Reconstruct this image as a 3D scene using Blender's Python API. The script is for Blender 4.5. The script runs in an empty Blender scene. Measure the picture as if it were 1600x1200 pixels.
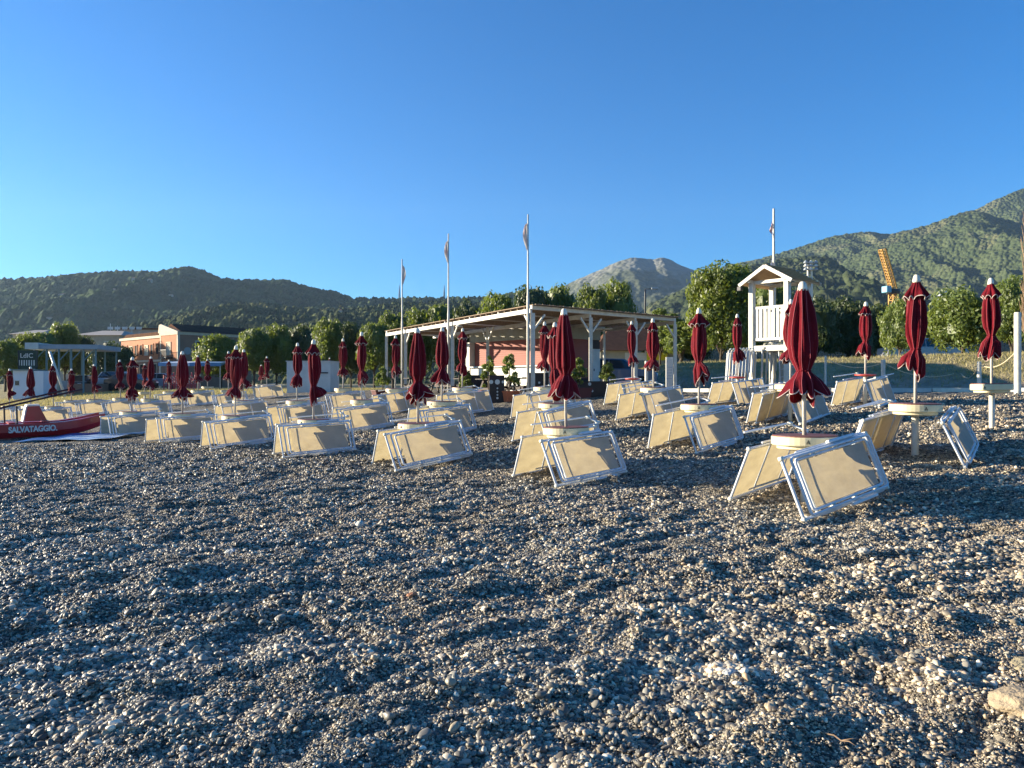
import bpy, math, random
import numpy as np
from mathutils import Vector, Matrix
R = math.radians
sc = bpy.context.scene
col = sc.collection
F = 1186.0                                   # focal length in pixels of the 1600 px wide photograph

# ------------------------------------------------------------------ camera, sky, sun, exposure
cam_d = bpy.data.cameras.new('camera'); cam = bpy.data.objects.new('camera', cam_d); col.objects.link(cam)
cam.location = (0, 0, 0); cam.rotation_euler = (R(90), 0, 0)
cam_d.sensor_width = 36; cam_d.lens = 36 * F / 1600; cam_d.clip_start = .05; cam_d.clip_end = 30000
sc.camera = cam
SUN_EL = R(11); SUN_DIR = Vector((-1.0, 0.20, 0)).normalized()
SUN_DIR = Vector((SUN_DIR.x*math.cos(SUN_EL), SUN_DIR.y*math.cos(SUN_EL), math.sin(SUN_EL)))
w = bpy.data.worlds.new('World'); sc.world = w; w.use_nodes = True
nt = w.node_tree; bg = nt.nodes['Background']
sky = nt.nodes.new('ShaderNodeTexSky'); sky.sky_type = 'NISHITA'; sky.sun_disc = False
sky.sun_elevation = SUN_EL; sky.sun_rotation = math.atan2(SUN_DIR.x, SUN_DIR.y)
sky.air_density = 1.0; sky.dust_density = 0.0; sky.ozone_density = 6.0; sky.altitude = 0
hs = nt.nodes.new('ShaderNodeHueSaturation'); hs.inputs['Saturation'].default_value = 1.13; hs.inputs['Hue'].default_value = .502; nt.links.new(sky.outputs[0], hs.inputs['Color']); nt.links.new(hs.outputs[0], bg.inputs[0]); bg.inputs[1].default_value = 0.078
sl = bpy.data.lights.new('sun', 'SUN'); sl.energy = 5.0; sl.angle = R(.5); sl.color = (1, .88, .68)
so = bpy.data.objects.new('sun', sl); col.objects.link(so)
so.rotation_euler = SUN_DIR.to_track_quat('Z', 'Y').to_euler()
sc.view_settings.view_transform = 'Standard'; sc.view_settings.look = 'None'
sc.view_settings.exposure = 1.72; sc.view_settings.gamma = 1
try:
    sc.cycles.max_bounces = 8; sc.cycles.transparent_max_bounces = 8; sc.cycles.volume_bounces = 0
    sc.cycles.use_denoising = True; sc.cycles.sample_clamp_indirect = 4
except Exception: pass

# ------------------------------------------------------------------ noise and terrain
_lat = {}
def vn(x, y, seed=0):
    if seed not in _lat: _lat[seed] = np.random.RandomState(seed+11).rand(256, 256)
    L = _lat[seed]
    x = np.asarray(x, float); y = np.asarray(y, float)
    xi = np.floor(x).astype(int); yi = np.floor(y).astype(int)
    fx = x-xi; fy = y-yi; fx = fx*fx*fx*(fx*(fx*6-15)+10); fy = fy*fy*fy*(fy*(fy*6-15)+10)
    a = L[xi & 255, yi & 255]; b = L[(xi+1) & 255, yi & 255]; c = L[xi & 255, (yi+1) & 255]; d = L[(xi+1) & 255, (yi+1) & 255]
    return (a*(1-fx)+b*fx)*(1-fy)+(c*(1-fx)+d*fx)*fy - .5
def sstep(a, b, x):
    t = np.clip((np.asarray(x, float)-a)/(b-a), 0, 1); return t*t*(3-2*t)
PZ = ([-60, -10, 0, 4, 8.3, 11.8, 15.3, 18.7, 22, 25.6, 34, 60, 200, 9000],
      [-3.0, -1.75, -1.5, -1.45, -1.32, -1.05, -.72, -.5, -.34, -.22, -.15, 0, 0, 0])
def pq(x, y): return (x+y)*.70711, (y-x)*.70711
def gbase(x, y):
    x = np.asarray(x, float); y = np.asarray(y, float)
    p, q = pq(x, y)
    z = np.interp(p, *PZ)
    z = z - .012*(np.clip(q, 0, 45)-5)*(1-.5*sstep(14, 22, p))*(1-sstep(60, 200, y))
    rt = q/np.maximum(p, 1)
    bank = 1.35*sstep(27.5, 35, p)*(1-sstep(.62, .92, rt))
    return z+bank
def micro(x, y):
    xr = x*.94+y*.34; yr = -x*.34+y*.94
    xw = xr+.5*vn(x*1.1, y*1.1, 8); yw = yr+.35*vn(x*1.3, y*1.3, 9)
    n = .030*vn(xw*.9, yw*1.9, 1)+.048*vn(xw*2.4, yw*4.0, 2)+.048*vn(xw*5.5, yw*7.5, 3)+.026*vn(x*14, y*14, 4)+.05*vn(x*.3, y*.5, 5)
    n = n - .035*sstep(.12, .38, vn(xw*1.5+40, yw*2.2, 6))
    return n*(1-.85*sstep(16, 60, y))
def gz(x, y): return float(gbase(x, y))
def X(px, Y): return (px-800)/F*Y
def Zt(py, Y): return (600-py)/F*Y

# ------------------------------------------------------------------ materials
MATS = {}
def mat(name, c, rough=.6, c2=None, ns=8, bump=0, bs=40, metal=0, transl=0, tcol=None, spec=.5, coords='Object', detail=4, island=0, coat=0):
    if name in MATS: return MATS[name]
    m = bpy.data.materials.new(name); m.use_nodes = True; MATS[name] = m
    t = m.node_tree; n = t.nodes; b = n['Principled BSDF']; out = n['Material Output']
    b.inputs['Base Color'].default_value = (*c, 1); b.inputs['Roughness'].default_value = rough
    b.inputs['Metallic'].default_value = metal; b.inputs['Specular IOR Level'].default_value = spec
    if coat: b.inputs['Coat Weight'].default_value = coat
    tc = n.new('ShaderNodeTexCoord')
    csrc = None
    if c2 is not None:
        no = n.new('ShaderNodeTexNoise'); no.inputs['Scale'].default_value = ns; no.inputs['Detail'].default_value = detail; no.inputs['Roughness'].default_value = .65
        t.links.new(tc.outputs[coords], no.inputs['Vector'])
        mr = n.new('ShaderNodeMapRange'); mr.inputs[1].default_value = .35; mr.inputs[2].default_value = .65
        t.links.new(no.outputs[0], mr.inputs[0])
        fac = mr.outputs[0]
        if island:
            ge = n.new('ShaderNodeNewGeometry'); mm = n.new('ShaderNodeMix'); mm.data_type = 'FLOAT'; mm.inputs[0].default_value = island
            t.links.new(fac, mm.inputs[2]); t.links.new(ge.outputs['Random Per Island'], mm.inputs[3]); fac = mm.outputs[0]
        mx = n.new('ShaderNodeMix'); mx.data_type = 'RGBA'; mx.inputs[6].default_value = (*c, 1); mx.inputs[7].default_value = (*c2, 1)
        t.links.new(fac, mx.inputs[0]); t.links.new(mx.outputs[2], b.inputs['Base Color']); csrc = mx.outputs[2]
    if bump:
        nb = n.new('ShaderNodeTexNoise'); nb.inputs['Scale'].default_value = bs; nb.inputs['Detail'].default_value = 4
        t.links.new(tc.outputs[coords], nb.inputs['Vector'])
        bp = n.new('ShaderNodeBump'); bp.inputs['Strength'].default_value = min(1, bump); bp.inputs['Distance'].default_value = .02 if bump <= 1 else bump
        t.links.new(nb.outputs[0], bp.inputs['Height']); t.links.new(bp.outputs[0], b.inputs['Normal'])
    if transl:
        tr = n.new('ShaderNodeBsdfTranslucent'); tr.inputs[0].default_value = (*(tcol or c), 1)
        ms = n.new('ShaderNodeMixShader'); ms.inputs[0].default_value = transl
        t.links.new(b.outputs[0], ms.inputs[1]); t.links.new(tr.outputs[0], ms.inputs[2]); t.links.new(ms.outputs[0], out.inputs[0])
    return m
white = mat('white_paint', (.64, .61, .53), .5, (.53, .50, .42), 5, .15, 60)
alu = mat('aluminium_tube', (.66, .68, .70), .35, (.56, .58, .60), 9)
cream = mat('cream_plastic', (.72, .62, .38), .5, (.64, .54, .33), 4)
creamlt = mat('pale_plastic', (.78, .74, .62), .5, (.66, .62, .50), 8)
fabric = mat('mesh_fabric', (.52, .53, .46), .8, (.42, .43, .37), 3.5, .3, 220, transl=.44, tcol=(.46, .345, .155))
def vary_transl(m, a, b2, sc_):
    t = m.node_tree; n = t.nodes; tr = [x for x in n if x.type == 'BSDF_TRANSLUCENT'][0]; tc = n.new('ShaderNodeTexCoord'); no = n.new('ShaderNodeTexNoise'); no.inputs['Scale'].default_value = sc_; no.inputs['Detail'].default_value = 7; no.inputs['Roughness'].default_value = .7
    mp = n.new('ShaderNodeMapping'); mp.inputs['Scale'].default_value = (1, 2.5, 1); t.links.new(tc.outputs['Object'], mp.inputs[0]); t.links.new(mp.outputs[0], no.inputs['Vector'])
    mr = n.new('ShaderNodeMapRange'); mr.inputs[1].default_value = .35; mr.inputs[2].default_value = .65; t.links.new(no.outputs[0], mr.inputs[0]); mx = n.new('ShaderNodeMix'); mx.data_type = 'RGBA'; mx.inputs[6].default_value = (*a, 1); mx.inputs[7].default_value = (*b2, 1); t.links.new(mr.outputs[0], mx.inputs[0]); t.links.new(mx.outputs[2], tr.inputs[0])
vary_transl(fabric, (.52, .42, .23), (.36, .28, .145), 2.6)
red = mat('parasol_cloth', (.155, .006, .013), .9, (.095, .005, .010), 5, .4, 60, transl=.03, tcol=(.45, .01, .02), spec=.15)
pink = mat('parasol_seam', (.36, .07, .08), .8)
trim = mat('parasol_trim', (.50, .40, .35), .8)
redpl = mat('red_plastic', (.48, .05, .035), .5)
brownrim = mat('table_rim', (.16, .05, .035), .6)
dark = mat('dark_metal', (.03, .03, .032), .5)
darkwood = mat('dark_wood', (.045, .026, .018), .7, (.03, .018, .014), 6)
terra = mat('terracotta_plastic', (.62, .17, .06), .6, (.52, .13, .05), 6)

# ------------------------------------------------------------------ mesh builder
class MB:
    def __init__(s): s.v = []; s.f = []; s.m = []; s.mats = []
    def mi(s, m):
        if m not in s.mats: s.mats.append(m)
        return s.mats.index(m)
    def add(s, vs, fs, m):
        o = len(s.v); k = s.mi(m); s.v.extend([tuple(v) for v in vs])
        for f in fs: s.f.append(tuple(i+o for i in f)); s.m.append(k)
    def box(s, lo, hi, m, bev=0):
        x0, y0, z0 = lo; x1, y1, z1 = hi
        if bev:
            b = bev; vs = []; 
            for (z, i) in ((z0, b), (z0+b, 0), (z1-b, 0), (z1, b)):
                for (px, py) in ((x0+i+b*(i == 0), y0+i), (x1-i-b*(i == 0), y0+i), (x1-i, y0+i+b*(i == 0)), (x1-i, y1-i-b*(i == 0)), (x1-i-b*(i == 0), y1-i), (x0+i+b*(i == 0), y1-i), (x0+i, y1-i-b*(i == 0)), (x0+i, y0+i+b*(i == 0))):
                    vs.append((px, py, z))
            fs = [tuple(range(7, -1, -1)), tuple(range(24, 32))]
            for r in range(3):
                for k in range(8): fs.append((r*8+k, r*8+(k+1) % 8, (r+1)*8+(k+1) % 8, (r+1)*8+k))
            s.add(vs, fs, m); return
        vs = [(x0,y0,z0),(x1,y0,z0),(x1,y1,z0),(x0,y1,z0),(x0,y0,z1),(x1,y0,z1),(x1,y1,z1),(x0,y1,z1)]
        s.add(vs, [(3,2,1,0),(4,5,6,7),(0,1,5,4),(1,2,6,5),(2,3,7,6),(3,0,4,7)], m)
    def beam(s, a, b, wd, th, m, up=(0,0,1)):
        a = Vector(a); b = Vector(b); d = (b-a).normalized(); u = Vector(up)
        if abs(d.dot(u)) > .98: u = Vector((0,1,0))
        sd = d.cross(u).normalized(); u2 = sd.cross(d).normalized()
        vs = []
        for p in (a, b):
            for (i, j) in ((-1,-1),(1,-1),(1,1),(-1,1)): vs.append(p+sd*i*wd/2+u2*j*th/2)
        s.add(vs, [(3,2,1,0),(4,5,6,7),(0,1,5,4),(1,2,6,5),(2,3,7,6),(3,0,4,7)], m)
    def tube(s, pts, r, m, n=8, closed=False, cap=True):
        pts = [Vector(p) for p in pts]; N = len(pts); vs = []; fs = []
        rr = r if isinstance(r, (list, tuple)) else [r]*N
        pu = None
        for i, p in enumerate(pts):
            if closed: d = pts[(i+1) % N]-pts[i-1]
            else: d = pts[min(i+1, N-1)]-pts[max(i-1, 0)]
            if d.length < 1e-9: d = Vector((0,0,1))
            d.normalize()
            if pu is None:
                pu = Vector((0,0,1)) if abs(d.z) < .9 else Vector((1,0,0))
            a = d.cross(pu)
            if a.length < 1e-4: a = d.cross(Vector((0,1,0)))
            a.normalize(); bb = a.cross(d).normalized(); pu = bb
            for k in range(n):
                t = 2*math.pi*k/n; vs.append(p+(a*math.cos(t)+bb*math.sin(t))*rr[i])
        for i in range(N if closed else N-1):
            j = (i+1) % N
            for k in range(n): fs.append((i*n+k, i*n+(k+1) % n, j*n+(k+1) % n, j*n+k))
        if cap and not closed: fs.append(tuple(range(n-1, -1, -1))); fs.append(tuple((N-1)*n+k for k in range(n)))
        s.add(vs, fs, m)
    def lathe(s, prof, c, m, n=24, a0=0):
        vs = []; fs = []
        for (r, z) in prof:
            for k in range(n):
                t = 2*math.pi*k/n+a0; vs.append((c[0]+r*math.cos(t), c[1]+r*math.sin(t), c[2]+z))
        for i in range(len(prof)-1):
            for k in range(n): fs.append((i*n+k, i*n+(k+1) % n, (i+1)*n+(k+1) % n, (i+1)*n+k))
        fs.append(tuple(range(n-1, -1, -1))); fs.append(tuple((len(prof)-1)*n+k for k in range(n)))
        s.add(vs, fs, m)
    def prism(s, poly, axis, a, b, m):
        n = len(poly); vs = []
        for t in (a, b):
            for (u, v_) in poly:
                vs.append({'y': (u, t, v_), 'x': (t, u, v_), 'z': (u, v_, t)}[axis])
        s.add(vs, [tuple(range(n)), tuple(range(2*n-1, n-1, -1))]+[(i, n+i, n+(i+1) % n, (i+1) % n) for i in range(n)], m)
    def build(s, name, parent=None, smooth=False, fixn=True):
        me = bpy.data.meshes.new(name); me.from_pydata(s.v, [], s.f)
        for m in s.mats: me.materials.append(m)
        me.polygons.foreach_set('material_index', s.m)
        if smooth: me.polygons.foreach_set('use_smooth', [True]*len(me.polygons))
        me.update()
        if fixn:
            import bmesh
            bm = bmesh.new(); bm.from_mesh(me); bmesh.ops.recalc_face_normals(bm, faces=bm.faces); bm.to_mesh(me); bm.free()
        o = bpy.data.objects.new(name, me); col.objects.link(o)
        if parent is not None: o.parent = parent
        return o
def tag(o, label=None, cat=None, group=None, kind=None):
    if label: o['label'] = label
    if cat: o['category'] = cat
    if group: o['group'] = group
    if kind: o['kind'] = kind
    return o
def empty(name, loc=(0,0,0), rz=0):
    o = bpy.data.objects.new(name, None); col.objects.link(o); o.location = loc; o.rotation_euler = (0,0,rz); return o
def kids(o): return KIDS.get(o.as_pointer(), [])
KIDS = {}
def reg(root):
    bpy.context.view_layer.update()
    for o in [root]+list(root.children_recursive): KIDS[o.as_pointer()] = list(o.children)
def copy_tree(o, parent=None):
    c = o.copy(); col.objects.link(c)
    if parent is not None: c.parent = parent
    ch = kids(o); KIDS[c.as_pointer()] = [copy_tree(k, c) for k in ch]
    return c

# ------------------------------------------------------------------ ground sheet
def axis(lo, hi, f0, f1, s0, growth):
    c = list(np.arange(f0, f1+s0/2, s0)); st = s0; v = f1
    while v < hi: st = min(st*growth, 400); v = min(hi, v+st); c.append(v)
    st = s0; v = f0
    while v > lo: st = min(st*growth, 400); v = max(lo, v-st); c.insert(0, v)
    return np.array(c)
xs = axis(-3300, 3300, -8, 10, .05, 1.035); ys = axis(-300, 3300, 2.2, 12, .05, 1.016)
GX, GY = np.meshgrid(xs, ys); GZ = gbase(GX, GY)+micro(GX, GY)
nx, ny = len(xs), len(ys)
co = np.stack([GX, GY, GZ], -1).reshape(-1, 3)
me = bpy.data.meshes.new('ground')
idx = np.arange(nx*ny).reshape(ny, nx)
quads = np.stack([idx[:-1,:-1], idx[:-1,1:], idx[1:,1:], idx[1:,:-1]], -1).reshape(-1, 4)
me.vertices.add(len(co)); me.vertices.foreach_set('co', co.ravel())
me.loops.add(quads.size); me.loops.foreach_set('vertex_index', quads.ravel().astype(np.int32))
me.polygons.add(len(quads)); me.polygons.foreach_set('loop_start', np.arange(0, quads.size, 4, dtype=np.int32))
me.polygons.foreach_set('use_smooth', np.ones(len(quads), bool)); me.update()
P_, Q_ = pq(GX, GY)
rt = Q_/np.maximum(P_, 1)
leftg = sstep(44, 50, GY+3*vn(GX*.3, GY*.3, 21))*sstep(.9, 1.3, rt)
bankg = sstep(29.5, 31.5, P_+1.6*vn(GX*.35, GY*.35, 22))
grassA = np.clip(np.maximum(leftg, bankg*(1-leftg)), 0, 1)
dirtA = np.clip(sstep(25.8, 26.8, P_+.8*vn(GX*.5, GY*.5, 23)), 0, 1)
for nm, arr in (('grass', grassA), ('dirt', dirtA)):
    at = me.attributes.new(nm, 'FLOAT', 'POINT'); at.data.foreach_set('value', arr.ravel().astype(np.float32))
gm = bpy.data.materials.new('ground'); gm.use_nodes = True; t = gm.node_tree; n = t.nodes; b = n['Principled BSDF']
b.inputs['Roughness'].default_value = .75; b.inputs['Specular IOR Level'].default_value = .3
tc = n.new('ShaderNodeTexCoord')
def vor(scale, feat='F1'):
    v = n.new('ShaderNodeTexVoronoi'); v.inputs['Scale'].default_value = scale; v.feature = feat
    t.links.new(tc.outputs['Object'], v.inputs['Vector']); return v
def ramp(src, stops):
    r = n.new('ShaderNodeValToRGB'); t.links.new(src, r.inputs[0]); e = r.color_ramp.elements
    e[0].position, e[0].color = stops[0][0], (*stops[0][1], 1); e[1].position, e[1].color = stops[-1][0], (*stops[-1][1], 1)
    for p_, c_ in stops[1:-1]:
        k = e.new(p_); k.color = (*c_, 1)
    return r
STONES = [(0, (.045, .044, .042)), (.35, (.095, .092, .086)), (.6, (.16, .155, .14)), (.8, (.27, .25, .21)), (.93, (.40, .37, .30)), (1, (.5, .48, .43))]
v1 = vor(42); v2 = vor(15)
sx = n.new('ShaderNodeSeparateColor'); t.links.new(v1.outputs['Color'], sx.inputs[0])
r1 = ramp(sx.outputs[0], STONES)
nz = n.new('ShaderNodeTexNoise'); nz.inputs['Scale'].default_value = .5; nz.inputs['Detail'].default_value = 6; t.links.new(tc.outputs['Object'], nz.inputs['Vector'])
warm = n.new('ShaderNodeMix'); warm.data_type = 'RGBA'; warm.blend_type = 'MULTIPLY'; warm.inputs[0].default_value = 1
wr = ramp(nz.outputs[0], [(.35, (1.0, .95, .84)), (.65, (1.25, 1.10, .90))])
t.links.new(r1.outputs[0], warm.inputs[6]); t.links.new(wr.outputs[0], warm.inputs[7])
nd = n.new('ShaderNodeTexNoise'); nd.inputs['Scale'].default_value = 2.2; nd.inputs['Detail'].default_value = 8; nd.inputs['Roughness'].default_value = .7; t.links.new(tc.outputs['Object'], nd.inputs['Vector'])
rd = ramp(nd.outputs[0], [(.3, (.24, .17, .11)), (.5, (.38, .29, .20)), (.7, (.52, .42, .30))])
ng = n.new('ShaderNodeTexNoise'); ng.inputs['Scale'].default_value = 1.1; ng.inputs['Detail'].default_value = 9; ng.inputs['Roughness'].default_value = .75; t.links.new(tc.outputs['Object'], ng.inputs['Vector'])
rg = ramp(ng.outputs[0], [(.3, (.15, .14, .055)), (.5, (.31, .26, .12)), (.68, (.46, .37, .22))])
def attr(nm):
    a = n.new('ShaderNodeAttribute'); a.attribute_name = nm; return a.outputs['Fac']
m1 = n.new('ShaderNodeMix'); m1.data_type = 'RGBA'; t.links.new(attr('dirt'), m1.inputs[0]); t.links.new(warm.outputs[2], m1.inputs[6]); t.links.new(rd.outputs[0], m1.inputs[7])
m2 = n.new('ShaderNodeMix'); m2.data_type = 'RGBA'; t.links.new(attr('grass'), m2.inputs[0]); t.links.new(m1.outputs[2], m2.inputs[6]); t.links.new(rg.outputs[0], m2.inputs[7])
t.links.new(m2.outputs[2], b.inputs['Base Color'])
ad = n.new('ShaderNodeMath'); ad.operation = 'MULTIPLY_ADD'; ad.inputs[1].default_value = 2.2; t.links.new(v2.outputs['Distance'], ad.inputs[0]); t.links.new(v1.outputs['Distance'], ad.inputs[2])
bp = n.new('ShaderNodeBump'); bp.inputs['Strength'].default_value = 1; bp.inputs['Distance'].default_value = .03; bp.invert = True
t.links.new(ad.outputs[0], bp.inputs['Height']); t.links.new(bp.outputs[0], b.inputs['Normal'])
me.materials.append(gm)
ground = bpy.data.objects.new('beach_ground', me); col.objects.link(ground); tag(ground, kind='structure')

# ------------------------------------------------------------------ pebbles (countless): one object, instanced stones
def pebbles():
    rs = np.random.RandomState(5); pts = []; scl = []; 
    def band(y0, y1, dens, s0, s1):
        A = .78*(y1*y1-y0*y0)+3*(y1-y0); N = int(A*dens)
        y = np.sqrt(rs.rand(N)*(y1*y1-y0*y0)+y0*y0); x = (rs.rand(N)*2-1)*(.78*y+1.5)
        cl = vn(x*1.6, y*2.4, 31)+.5*vn(x*5, y*5, 32)
        s = s0*np.exp(rs.randn(N)*.42)*(1+.9*np.clip(cl, -.5, .5)); s = np.clip(s, s0*.4, s1)
        pts.append(np.stack([x, y], -1)); scl.append(s)
    band(2.2, 4.6, 14500, .0053, .021); band(4.6, 7.5, 7000, .0068, .022)
    band(7.5, 12, 3400, .0080, .022); band(12, 20, 520, .014, .028)
    band(2.2, 10, 20, .014, .026)
    for (cx, cy, rr, nn_, s0) in ((1.02, 3.75, .26, 260, .013), (.95, 4.6, .5, 160, .012), (2.1, 3.6, .5, 160, .012), (-1.3, 4.2, .7, 120, .012), (2.6, 5.5, .9, 200, .014), (-.4, 6.2, .8, 110, .014)):
        a_ = rs.rand(nn_)*6.28; q_ = rr*np.abs(rs.randn(nn_))*.6; pts.append(np.stack([cx+q_*np.cos(a_)*1.6, cy+q_*np.sin(a_)*.6], -1)); scl.append(s0*(.7+.9*rs.rand(nn_)))
    npale = 1010
    P = np.concatenate(pts); S = np.concatenate(scl); N = len(P)
    z = gbase(P[:,0], P[:,1])+micro(P[:,0], P[:,1])+S*(rs.rand(N)*.75-.05)
    me = bpy.data.meshes.new('pebbles'); me.vertices.add(N)
    me.vertices.foreach_set('co', np.column_stack([P, z]).astype(np.float32).ravel())
    def at(nm, ty, arr, key='value'):
        a = me.attributes.new(nm, ty, 'POINT'); a.data.foreach_set(key, np.ascontiguousarray(arr).ravel())
    sv = np.stack([S*(1+.5*rs.rand(N)), S*(.8+.4*rs.rand(N)), S*(.45+.4*rs.rand(N))], -1).astype(np.float32)
    at('scl', 'FLOAT_VECTOR', sv, 'vector')
    at('rot', 'FLOAT_VECTOR', np.stack([rs.randn(N)*.35, rs.randn(N)*.35, rs.rand(N)*6.28], -1).astype(np.float32), 'vector')
    cv = rs.rand(N)*.86; cv = np.where(rs.rand(N) < .07, .9+.1*rs.rand(N), cv)
    cv[-npale:] = .74+.26*rs.rand(npale); at('col', 'FLOAT', cv.astype(np.float32)); wv_ = np.clip(.5+1.3*vn(P[:,0]*.45, P[:,1]*.6, 41)+.8*vn(P[:,0]*1.7, P[:,1]*2.2, 42)+.06*P[:,0], 0, 1); at('wrm', 'FLOAT', wv_.astype(np.float32)); at('idx', 'INT', rs.randint(0, 5, N).astype(np.int32))
    o = bpy.data.objects.new('pebbles', me); col.objects.link(o); tag(o, kind='stuff')
    m = bpy.data.materials.new('pebble'); m.use_nodes = True; tt = m.node_tree; nn = tt.nodes; bb = nn['Principled BSDF']
    a = nn.new('ShaderNodeAttribute'); a.attribute_type = 'INSTANCER'; a.attribute_name = 'col'
    r = nn.new('ShaderNodeValToRGB'); tt.links.new(a.outputs['Fac'], r.inputs[0]); e = r.color_ramp.elements
    e[0].color = (.050, .048, .047, 1); e[1].position = 1; e[1].color = (.75, .73, .66, 1)
    for p_, c_ in ((.25, (.105, .10, .092)), (.45, (.20, .192, .172)), (.58, (.33, .29, .22)), (.70, (.17, .18, .175)), (.80, (.40, .39, .35)), (.87, (.42, .31, .21)), (.93, (.60, .56, .47))):
        k = e.new(p_); k.color = (*c_, 1)
    aw = nn.new('ShaderNodeAttribute'); aw.attribute_type = 'INSTANCER'; aw.attribute_name = 'wrm'; rw_ = nn.new('ShaderNodeValToRGB'); rw_.color_ramp.elements[0].color = (1.16, 1.08, .94, 1); rw_.color_ramp.elements[1].color = (1.34, 1.16, .92, 1); tt.links.new(aw.outputs['Fac'], rw_.inputs[0]); mw = nn.new('ShaderNodeMix'); mw.data_type = 'RGBA'; mw.blend_type = 'MULTIPLY'; mw.inputs[0].default_value = 1; tt.links.new(r.outputs[0], mw.inputs[6]); tt.links.new(rw_.outputs[0], mw.inputs[7]); tt.links.new(mw.outputs[2], bb.inputs['Base Color']); bb.inputs['Roughness'].default_value = .5; bb.inputs['Specular IOR Level'].default_value = .5
    g = bpy.data.node_groups.new('pebble_scatter', 'GeometryNodeTree')
    g.interface.new_socket('Geometry', in_out='INPUT', socket_type='NodeSocketGeometry'); g.interface.new_socket('Geometry', in_out='OUTPUT', socket_type='NodeSocketGeometry')
    N_ = g.nodes; L = g.links
    gi = N_.new('NodeGroupInput'); go = N_.new('NodeGroupOutput'); iop = N_.new('GeometryNodeInstanceOnPoints')
    gti = N_.new('GeometryNodeGeometryToInstance')
    for k in range(5):
        ic = N_.new('GeometryNodeMeshIcoSphere'); ic.inputs['Radius'].default_value = 1; ic.inputs['Subdivisions'].default_value = 2
        sp = N_.new('GeometryNodeSetPosition'); no = N_.new('ShaderNodeTexNoise'); no.noise_dimensions = '4D'; no.inputs['W'].default_value = k*7.3; no.inputs['Scale'].default_value = .75; no.inputs['Detail'].default_value = 1
        sb = N_.new('ShaderNodeVectorMath'); sb.operation = 'SUBTRACT'; sb.inputs[1].default_value = (.5, .5, .5)
        ml = N_.new('ShaderNodeVectorMath'); ml.operation = 'SCALE'; ml.inputs['Scale'].default_value = 1.6
        L.new(no.outputs['Color'], sb.inputs[0]); L.new(sb.outputs[0], ml.inputs[0]); L.new(ic.outputs['Mesh'], sp.inputs['Geometry']); L.new(ml.outputs[0], sp.inputs['Offset'])
        sh = N_.new('GeometryNodeSetShadeSmooth'); L.new(sp.outputs[0], sh.inputs[0])
        sm = N_.new('GeometryNodeSetMaterial'); sm.inputs['Material'].default_value = m; L.new(sh.outputs[0], sm.inputs[0]); L.new(sm.outputs[0], gti.inputs[0])
    def na(nm, ty):
        x = N_.new('GeometryNodeInputNamedAttribute'); x.data_type = ty; x.inputs['Name'].default_value = nm; return x.outputs['Attribute']
    L.new(gi.outputs[0], iop.inputs['Points']); L.new(gti.outputs[0], iop.inputs['Instance']); iop.inputs['Pick Instance'].default_value = True
    L.new(na('idx', 'INT'), iop.inputs['Instance Index']); L.new(na('rot', 'FLOAT_VECTOR'), iop.inputs['Rotation']); L.new(na('scl', 'FLOAT_VECTOR'), iop.inputs['Scale'])
    L.new(iop.outputs[0], go.inputs[0])
    md = o.modifiers.new('scatter', 'NODES'); md.node_group = g
pebbles()

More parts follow.
